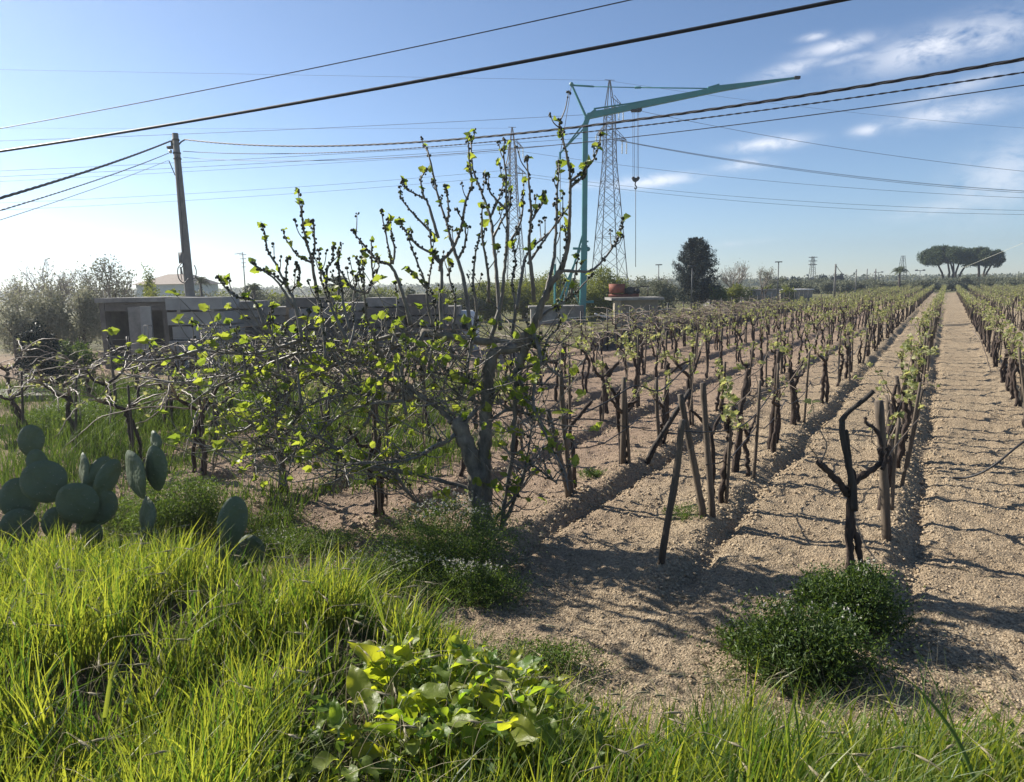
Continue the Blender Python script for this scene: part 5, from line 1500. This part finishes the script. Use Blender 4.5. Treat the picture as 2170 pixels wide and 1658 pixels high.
# olive line at the end of the vineyard
random.seed(77)
for i in range(34):
    px = 1640+i*17+random.uniform(-6, 6); big = random.random()
    Y = random.uniform(134, 150) if px > 1700 else random.uniform(100, 130)
    tree_bush('olive_tree', ordinal(i+1)+' olive tree from the left in the line closing the vineyard', px, 597-7*big-(6 if px > 1980 else 0), Y, 50+14*big, 2200, .36, 'olive', 'olive tree', 'olive trees closing the vineyard', trunk=.05, lumps=12)
for i in range(13):
    px = 1500+i*14; tree_bush('low_bush', ordinal(i+1)+' low bush from the left behind the low huts', px+random.uniform(-5, 5), 604+random.uniform(-4, 5), random.uniform(85, 100), 38, 900, .28, 'hedge' if i % 3 == 0 else 'olive', 'bush', 'bushes behind the huts', trunk=0, lumps=10)
for i in range(9):
    px = 1645+i*17; tree_bush('distant_pine', ordinal(i+1)+' dark round pine from the left on the distant skyline', px, 583+random.uniform(-2, 4), 200, 26, 500, .6, 'conifer', 'pine', 'dark pines on the skyline', trunk=.1, lumps=8)
# far wood mass along the horizon
V_ = []
for k in range(3):
    m_ = 26000; yy = 300+RNG.random(m_)*260; xx = RNG.uniform(-.85, .95, m_)*yy
    hh_ = 1.5+2.6*vnoise(xx, yy, .04)+1.0*vnoise(xx, yy, .15)
    V_.append(np.stack([xx, yy, RNG.random(m_)*hh_], 1))
o = cloud_obj('distant_woodland', np.concatenate(V_), 1.1, M['olive'], None, .7); tag(o, 'hazy strip of far scrub and woodland along the horizon', 'woodland', kind='stuff')

# ------------------------------------------------------------------ poles on the skyline
def thin_pole(name, label, px, pyt, Y, r, head=None, cat='pole', m='steel'):
    p = at(px, pyt, Y); root = thing(name, label, cat, (p.x, p.y, 0)); mb = MB()
    mb.tube([Vector((0, 0, -.2)), Vector((0, 0, p.z))], [r*1.3, r*.8], 7); mb.build('pole', M[m], root)
    if head == 'lamp': mb = MB(); mb.box((0, 0, p.z+.03), (.8, .22, .12)); mb.build('lamp_head', M['steel'], root)
    if head == 'tee': mb = MB(); mb.tube([Vector((-.6, 0, p.z-.1)), Vector((.6, 0, p.z-.1))], .05, 5); mb.tube([Vector((-.4, 0, p.z-.4)), Vector((.4, 0, p.z-.4))], .05, 5); mb.build('crossbar', M['iron'], root)
    if head == 'aerial':
        mb = MB()
        for k in range(4): mb.tube([Vector((-.22+.03*k, 0, p.z-.15-.25*k)), Vector((.22-.03*k, 0, p.z-.15-.25*k))], .018, 4)
        mb.tube([Vector((0, 0, p.z-.05)), Vector((-.5, 0, p.z-.1))], .018, 4); mb.build('aerial', M['iron'], root)
    return root
thin_pole('aerial_mast', 'thin television aerial mast left of the fig crown', 514, 535, 45, .035, 'aerial', 'aerial', 'iron')
thin_pole('street_lamp', 'slim street lamp in front of the dark conifer', 1467, 565, 68, .05, 'lamp', 'street lamp')
thin_pole('street_lamp', 'slim street lamp left of the dark conifer', 1396, 562, 90, .06, 'lamp', 'street lamp')
thin_pole('street_lamp', 'street lamp standing alone right of the pale budding tree', 1650, 556, 85, .07, 'lamp', 'street lamp')
thin_pole('electric_pole', 'nearest wooden electric pole on the right skyline', 1771, 560, 95, .13, None, 'electric pole', 'polec')
thin_pole('electric_pole', 'thinner electric pole right of the nearest wooden one', 1815, 571, 130, .1, None, 'electric pole', 'polec')
thin_pole('electric_pole', 'left pole of the closely spaced skyline pair', 1838, 570, 150, .1, None, 'electric pole', 'polec')
thin_pole('electric_pole', 'right pole of the closely spaced skyline pair', 1856, 570, 140, .12, None, 'electric pole', 'polec')
def small_pylon(label, px, pyt, Y, bw, cross):
    p = at(px, pyt, Y); H = p.z; root = thing('small_pylon', label, 'pylon', (p.x, p.y, 0)); mb = MB(); N = 9
    for i in range(N):
        z0, z1 = H*i/N, H*(i+1)/N; w0 = bw*(1-.75*i/N)/2; w1 = bw*(1-.75*(i+1)/N)/2
        for (sx, sy) in ((-1, -1), (1, -1), (1, 1), (-1, 1)): mb.tube([Vector((sx*w0, sy*w0, z0)), Vector((sx*w1, sy*w1, z1))], .05, 4)
        for sy in (-1, 1): mb.tube([Vector((-w0, sy*w0, z0)), Vector((w1, sy*w1, z1))], .03, 3); mb.tube([Vector((w0, sy*w0, z0)), Vector((-w1, sy*w1, z1))], .03, 3)
    mb.build('lattice_mast', M['steel'], root, smooth=False)
    for k in range(cross):
        mb = MB(); z = H*(.98-.1*k); mb.tube([Vector((-.9, 0, z)), Vector((.9, 0, z))], .07, 4); mb.build('crossarm', M['iron'], root)
small_pylon('small lattice pylon with crossarms on the skyline right of the lone lamp', 1723, 544, 150, 1.6, 3)
small_pylon('narrow lattice mast just behind the skyline palm', 1914, 542, 170, 2.2, 0)
seg('overhead_wire', 'slack wire between the two electric poles on the skyline', (1772, 563, 95), (1815, 574, 130), 0, 0, 1.2, .04, n=16, cat='wire')
seg('overhead_wire', 'pale wire rising to the right across the umbrella pines', (2030, 572, 60), (2109, 540, 50), 0, .8, .02, .009, m='insul', n=8, cat='wire')
def twin_lamp(label, px, pyt, Y):
    p = at(px, pyt, Y); root = thing('twin_lamp', label, 'floodlight', (p.x, p.y, 0)); mb = MB(); mb.tube([Vector((0, 0, 0)), Vector((0, 0, p.z))], .08, 5); mb.build('pole', M['steel'], root)
    mb = MB(); mb.tube([Vector((-1, 0, p.z-.1)), Vector((1, 0, p.z-.1))], .07, 4); mb.box((-1, 0, p.z), (.6, .3, .35)); mb.box((1, 0, p.z), (.6, .3, .35)); mb.build('lamp_head', M['steel'], root)
twin_lamp('twin floodlight on the skyline right of the lone palm', 1950, 573, 190)
twin_lamp('twin floodlight on the skyline right of the pole pair', 1862, 577, 210)

# ------------------------------------------------------------------ yard: shed, slabs, wall, machine, huts, fence
YD = 24.5
def facing_box(name, label, cat, x0, x1, pyt, Y, depth, m, zb=0.0, kids=None, rz=0.0):
    a = at(x0, pyt, Y); b = at(x1, pyt, Y); c = (a+b)/2
    root = thing(name, label, cat, (c.x, Y+depth/2, zb), rz)
    return root, (b.x-a.x), a.z-zb
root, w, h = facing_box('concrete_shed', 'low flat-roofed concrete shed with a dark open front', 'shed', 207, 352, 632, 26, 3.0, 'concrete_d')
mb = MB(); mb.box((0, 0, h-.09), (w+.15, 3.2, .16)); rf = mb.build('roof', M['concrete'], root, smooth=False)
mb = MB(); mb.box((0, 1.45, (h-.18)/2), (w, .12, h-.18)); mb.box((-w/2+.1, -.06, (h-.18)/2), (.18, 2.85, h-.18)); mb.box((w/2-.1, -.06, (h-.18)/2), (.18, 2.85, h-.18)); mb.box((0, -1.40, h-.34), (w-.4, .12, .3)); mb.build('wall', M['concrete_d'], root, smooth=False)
mb = MB(); mb.box((-w*.2, .4, .35), (.9, .6, .7)); mb.ball((w*.05, .2, .45), .4, 10); mb.build('stored_junk', M['pvc'], root, smooth=False)
def leaning_panel(label, pts, Y, m, th=.06):
    P = [at(px, py, Y) for px, py in pts]; c = P[0].copy(); c.z = 0
    V = [p-c for p in P]+[p-c+Vector((0, th, 0)) for p in P]; mb = MB()
    mb.add(V, [(3, 2, 1, 0), (4, 5, 6, 7), (0, 1, 5, 4), (1, 2, 6, 5), (2, 3, 7, 6), (3, 0, 4, 7)])
    o = mb.build('standing_panel', M[m], smooth=False); o.location = c; tag(o, label, 'panel', kind='thing')
leaning_panel('pale upright concrete panel leaning before the dark shed', [(270, 652), (297, 650), (305, 765), (280, 768)], 24.6, 'concrete')
leaning_panel('second pale upright panel overlapping the first, slightly taller', [(296, 650), (318, 650), (328, 768), (303, 770)], 24.4, 'shed')
def slab_stack(where, x0, x1, pyt, Y, n, depth, seed, m='concrete', rz=0.0):
    random.seed(seed); a = at(x0, pyt, Y); b = at(x1, pyt, Y); w = b.x-a.x; H = a.z; th = H/n
    cx = (a.x+b.x)/2
    for k in range(n):
        mb = MB(); ww = w*random.uniform(.95, 1.0)
        g_ = random.uniform(.05, .09); mb.box((0, 0, g_/2), (ww, depth, th-g_)); mb.box((-ww*.3, 0, -th/2+g_/2), (.12, depth*.9, g_)); mb.box((ww*.3, 0, -th/2+g_/2), (.12, depth*.9, g_))
        if random.random() < .5: mb.box((random.uniform(-.3, .3)*ww, -depth/2-.004, g_/2), (.02, .03, th-g_-.01))
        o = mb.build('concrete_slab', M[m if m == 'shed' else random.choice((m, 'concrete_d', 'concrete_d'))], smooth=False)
        o.location = (cx+random.uniform(-.08, .08), Y+depth/2+random.uniform(-.12, .12), th*(k+.5)); o.rotation_euler = (0, 0, rz+random.uniform(-.01, .01))
        pos = 'topmost' if k == n-1 else ('lowest' if k == 0 else ordinal(k+1)+' from the bottom')
        tag(o, f'concrete slab, {pos} in stack {where}', 'concrete slab', 'slabs stacked '+where, 'thing')
ST_ = [('behind the utility pole', 352, 476, 632, 25.5, 5), ('just right of the utility pole stack', 476, 540, 640, 27, 7), ('left of the blue-grey stack middle', 542, 604, 652, 27.8, 6), ('with the step in its top', 606, 690, 632, 27, 6),
       ('behind the left fig shoots', 692, 770, 643, 28.4, 6), ('behind the middle fig shoots', 772, 858, 632, 28, 6), ('nearest to the white tank, tallest', 860, 938, 625, 27.5, 6), ('left of the white tank', 942, 975, 650, 29.4, 5)]
for i, (wh, x0, x1, py, Y, n) in enumerate(ST_): slab_stack(wh, x0, x1, py, Y, n, 1.6, 90+i, 'shed' if i == 0 else 'concrete')
# white tank with a dark disc
p = at(985, 665, 31); root = thing('white_tank', 'white round tank with a dark opening beside the slabs', 'tank', (p.x, p.y, 0))
mb = MB(); mb.tube([Vector((0, 0, 0)), Vector((0, 0, .3)), Vector((0, 0, 1.5)), Vector((0, 0, 1.75))], [.6, .62, .6, .35], 20); mb.build('body', M['white'], root)
mb = MB(); mb.tube([Vector((.12, -.6, 1.1)), Vector((.12, -.66, 1.1))], .22, 14); mb.build('opening', M['iron'], root)
# steel mesh panels
def mesh_panel(label, x0, x1, y0, y1, Y, nx, nz_):
    a = at(x0, y0, Y); b = at(x1, y1, Y); mb = MB(); c = Vector((a.x, a.y, b.z))
    for i in range(nx+1): x_ = (b.x-a.x)*i/nx; mb.tube([Vector((x_, 0, 0)), Vector((x_, 0, a.z-b.z))], .009, 4)
    for j in range(nz_+1): z_ = (a.z-b.z)*j/nz_; mb.tube([Vector((0, .016, z_)), Vector((b.x-a.x, .016, z_))], .009, 4)
    o = mb.build('steel_mesh', M['iron']); o.location = c; tag(o, label, 'steel mesh')
mesh_panel('rusty steel reinforcing mesh standing right of the utility pole', 428, 477, 688, 765, 23, 8, 9)
mesh_panel('narrow rusty mesh frame in front of the standing panels', 304, 328, 690, 765, 23.2, 2, 2)
mb = MB(); p = gnd(100, 842, 0); mb.box((0, 0, .05), (3.2, 1.6, .12), .1); o = mb.build('ground_slab', M['concrete'], smooth=False); o.location = (p.x-.4, p.y, .05); tag(o, 'pale flat slab lying on the ground at the left edge', 'slab', kind='thing')
# pale house
root, w, h = facing_box('pale_house', 'pale house with a low tiled roof behind the shed', 'house', 288, 400, 604, 60, 6, 'white')
mb = MB(); mb.box((0, 0, h/2), (w, 6, h)); mb.build('wall', M['white'], root, smooth=False)
mb = MB(); rr = .9; mb.add([Vector(v) for v in ((-w/2-.3, -3.3, h), (w/2+.3, -3.3, h), (w/2+.3, 3.3, h), (-w/2-.3, 3.3, h), (-w*.2, 0, h+rr), (w*.25, 0, h+rr))], [(0, 1, 5, 4), (1, 2, 5), (2, 3, 4, 5), (3, 0, 4), (3, 2, 1, 0)])
mb.build('roof', M['tile'], root, smooth=False)
mb = MB(); mb.tube([Vector((w*.1, 0, h+.3)), Vector((w*.06, 0, h+1.5))], .09, 6); mb.build('chimney', M['iron'], root)
for xo in (-.3, .05, .3): mb = MB(); mb.box((w*xo, -3.0, h*.55), (.9, .06, .9)); mb.build('window', M['grille'], root, smooth=False)
# wall with rusty machine and pillar
root, w, h = facing_box('stone_outbuilding', 'flat-topped stone outbuilding with a pale corner pillar', 'outbuilding', 1300, 1402, 632, 46, 3, 'wall')
mb = MB(); mb.box((0, 0, h-.08), (w+.3, 3.3, .16)); mb.build('roof', M['concrete'], root, smooth=False)
mb = MB(); mb.box((.15, .3, (h-.17)/2), (w-.5, 2.4, h-.17)); mb.build('wall', M['wall'], root, smooth=False)
mb = MB(); mb.box((-w/2+.28, -1.3, (h-.17)/2), (.42, .42, h-.17)); mb.build('pillar', M['stone'], root, smooth=False)
mtop = root.location+Vector((0, 0, h))
mc = thing('rusty_machine', 'rusty red drum-shaped machine on the outbuilding roof', 'machine', (mtop.x-.6, mtop.y, mtop.z), 0)
mb = MB(); mb.tube([Vector((-.5, 0, .30)), Vector((-.5, 0, .9))], [.52, .55], 18); mb.build('drum', M['rust'], mc)
mb = MB(); mb.tube([Vector((-1.0, -.2, .12)), Vector((.9, -.2, .12))], .10, 10); mb.tube([Vector((-1.0, .3, .14)), Vector((1.0, .3, .14))], .10, 10); mb.build('pipe', M['rust'], mc)
mb = MB(); mb.box((.35, .1, .42), (.75, .6, .35)); mb.tube([Vector((.3, -.3, .45)), Vector((.3, -.42, .45))], .26, 14); mb.tube([Vector((.8, -.2, .4)), Vector((.8, -.3, .4))], .18, 12); mb.build('engine', M['iron'], mc)
mb = MB(); mb.tube([Vector((.2, 0, .6)), Vector((1.6, 0, .72))], .04, 6); mb.tube([Vector((1.55, 0, .05)), Vector((1.55, 0, .75))], .035, 6); mb.build('handle', M['iron'], mc)
# white huts and a long low wall
def hut(label, x0, x1, pyt, Y, dep=4, m='white', rm='concrete'):
    root, w, h = facing_box('low_hut', label, 'hut', x0, x1, pyt, Y, dep, m)
    mb = MB(); mb.box((0, 0, (h-.1)/2), (w, dep, h-.1)); mb.build('wall', M[m], root, smooth=False)
    mb = MB(); mb.box((0, 0, h-.05), (w+.3, dep+.3, .12)); mb.build('roof', M[rm], root, smooth=False)
hut('low whitewashed hut behind the dark conifer foot', 1512, 1545, 617, 78, m='concrete')
hut('long low grey wall-like hut left of the lone lamp', 1590, 1652, 614, 88, m='concrete')
hut('low pale-roofed shed right of the lone lamp', 1655, 1722, 614, 92, rm='white', m='wall')
hut('grey concrete base block left of the crane mast', 1125, 1222, 650, 50, 2, m='concrete', rm='concrete')
# yard walls
def wall_line(label, a, b, h, th, m='wall'):
    A = Vector((a[0], a[1], 0)); B = Vector((b[0], b[1], 0)); c = (A+B)/2; L_ = (B-A).length; rz = math.atan2(B.y-A.y, B.x-A.x)
    mb = MB(); mb.box((0, 0, h/2), (L_, th, h)); n = int(L_/2.4)
    for i in range(n+1): mb.box((-L_/2+L_*i/n, -.02, h/2+.03), (.18, th+.1, h+.06))
    o = mb.build('yard_wall', M[m], smooth=False); o.location = c; o.rotation_euler = (0, 0, rz); tag(o, label, 'wall', kind='thing')
a = xy(-12.5, 27); b = xy(-12.5, 72)
wall_line('low block wall closing the yard along the outermost vine row', a, b, .75, .16, 'concrete_d')
# mesh fence along the vineyard
def fence():
    a = Vector((*xy(-12.1, 25), 0)); b = Vector((*xy(-12.1, 78), 0)); L_ = (b-a).length; d = (b-a).normalized()
    root = thing('wire_fence', 'long wire mesh fence between the vineyard and the crane yard', 'fence', a)
    n = int(L_/2.5)
    for i in range(n+1):
        mb = MB(); mb.tube([Vector((0, 0, 0)), Vector((0, 0, 1.75))], .035, 6); o = mb.build('post', M['iron'], root); o.location = d*(L_*i/n)
    mb = MB()
    for k in range(9): mb.tube([Vector((0, 0, .15+.19*k)), d*L_+Vector((0, 0, .15+.19*k))], .006, 3, 0, False)
    m_ = int(L_/.30)
    for k in range(m_): p = d*(L_*k/m_); mb.tube([p+Vector((0, 0, .1)), p+Vector((0, 0, 1.7))], .005, 3, 0, False)
    mb.build('mesh_panel', M['iron'], root)
fence()
# second yard fence crossing behind the left vines
def fence2():
    a = Vector((-21, 22.6, 0)); b = Vector((xy(-12.1, 25)[0], xy(-12.1, 25)[1], 0)); L_ = (b-a).length; d = (b-a).normalized()
    root = thing('wire_fence', 'wire mesh fence in front of the concrete slab stacks', 'fence', a)
    n = int(L_/2.5)
    for i in range(n+1):
        mb = MB(); mb.tube([Vector((0, 0, 0)), Vector((0, 0, 1.3))], .03, 6); o = mb.build('post', M['iron'], root); o.location = d*(L_*i/n)
    mb = MB()
    for k in range(6): mb.tube([Vector((0, 0, .15+.21*k)), d*L_+Vector((0, 0, .15+.21*k))], .005, 3, 0, False)
    mb.build('mesh_panel', M['iron'], root)
fence2()
p = at(1262, 672, 31); o = px_tube('white_branch', 'pale sawn branch lying on top of the vines before the crane', 'branch', [(1260, 665, 31), (1275, 670, 31), (1292, 673, 31)], .04, 'white')
px_tube('plastic_twine', 'pale plastic cord drooping along the top of the farthest left vines', 'cord', [(1150, 682, 28), (1190, 676, 29), (1260, 670, 31), (1340, 662, 34), (1420, 655, 38)], .012, 'insul')

# ------------------------------------------------------------------ haze volume, added to imitate lens glare from the sun side
hz = MB(); hz.box((0, 320, 18.5), (1300, 800, 41.0))
ho = hz.build('haze', [], smooth=False)
hm = bpy.data.materials.new('haze'); hm.use_nodes = True; t = hm.node_tree
for n in list(t.nodes): t.nodes.remove(n)
o_ = nd(t, 'ShaderNodeOutputMaterial'); pv = nd(t, 'ShaderNodeVolumePrincipled')
pv.inputs['Color'].default_value = (.86, .92, 1, 1); pv.inputs['Density'].default_value = .0008; pv.inputs['Anisotropy'].default_value = .64
t.links.new(pv.outputs[0], o_.inputs['Volume'])
ho.data.materials.append(hm); tag(ho, 'thin haze volume added to imitate the lens glare on the left', 'haze', kind='stuff')
HAZE = True
if not HAZE: bpy.data.objects.remove(ho)
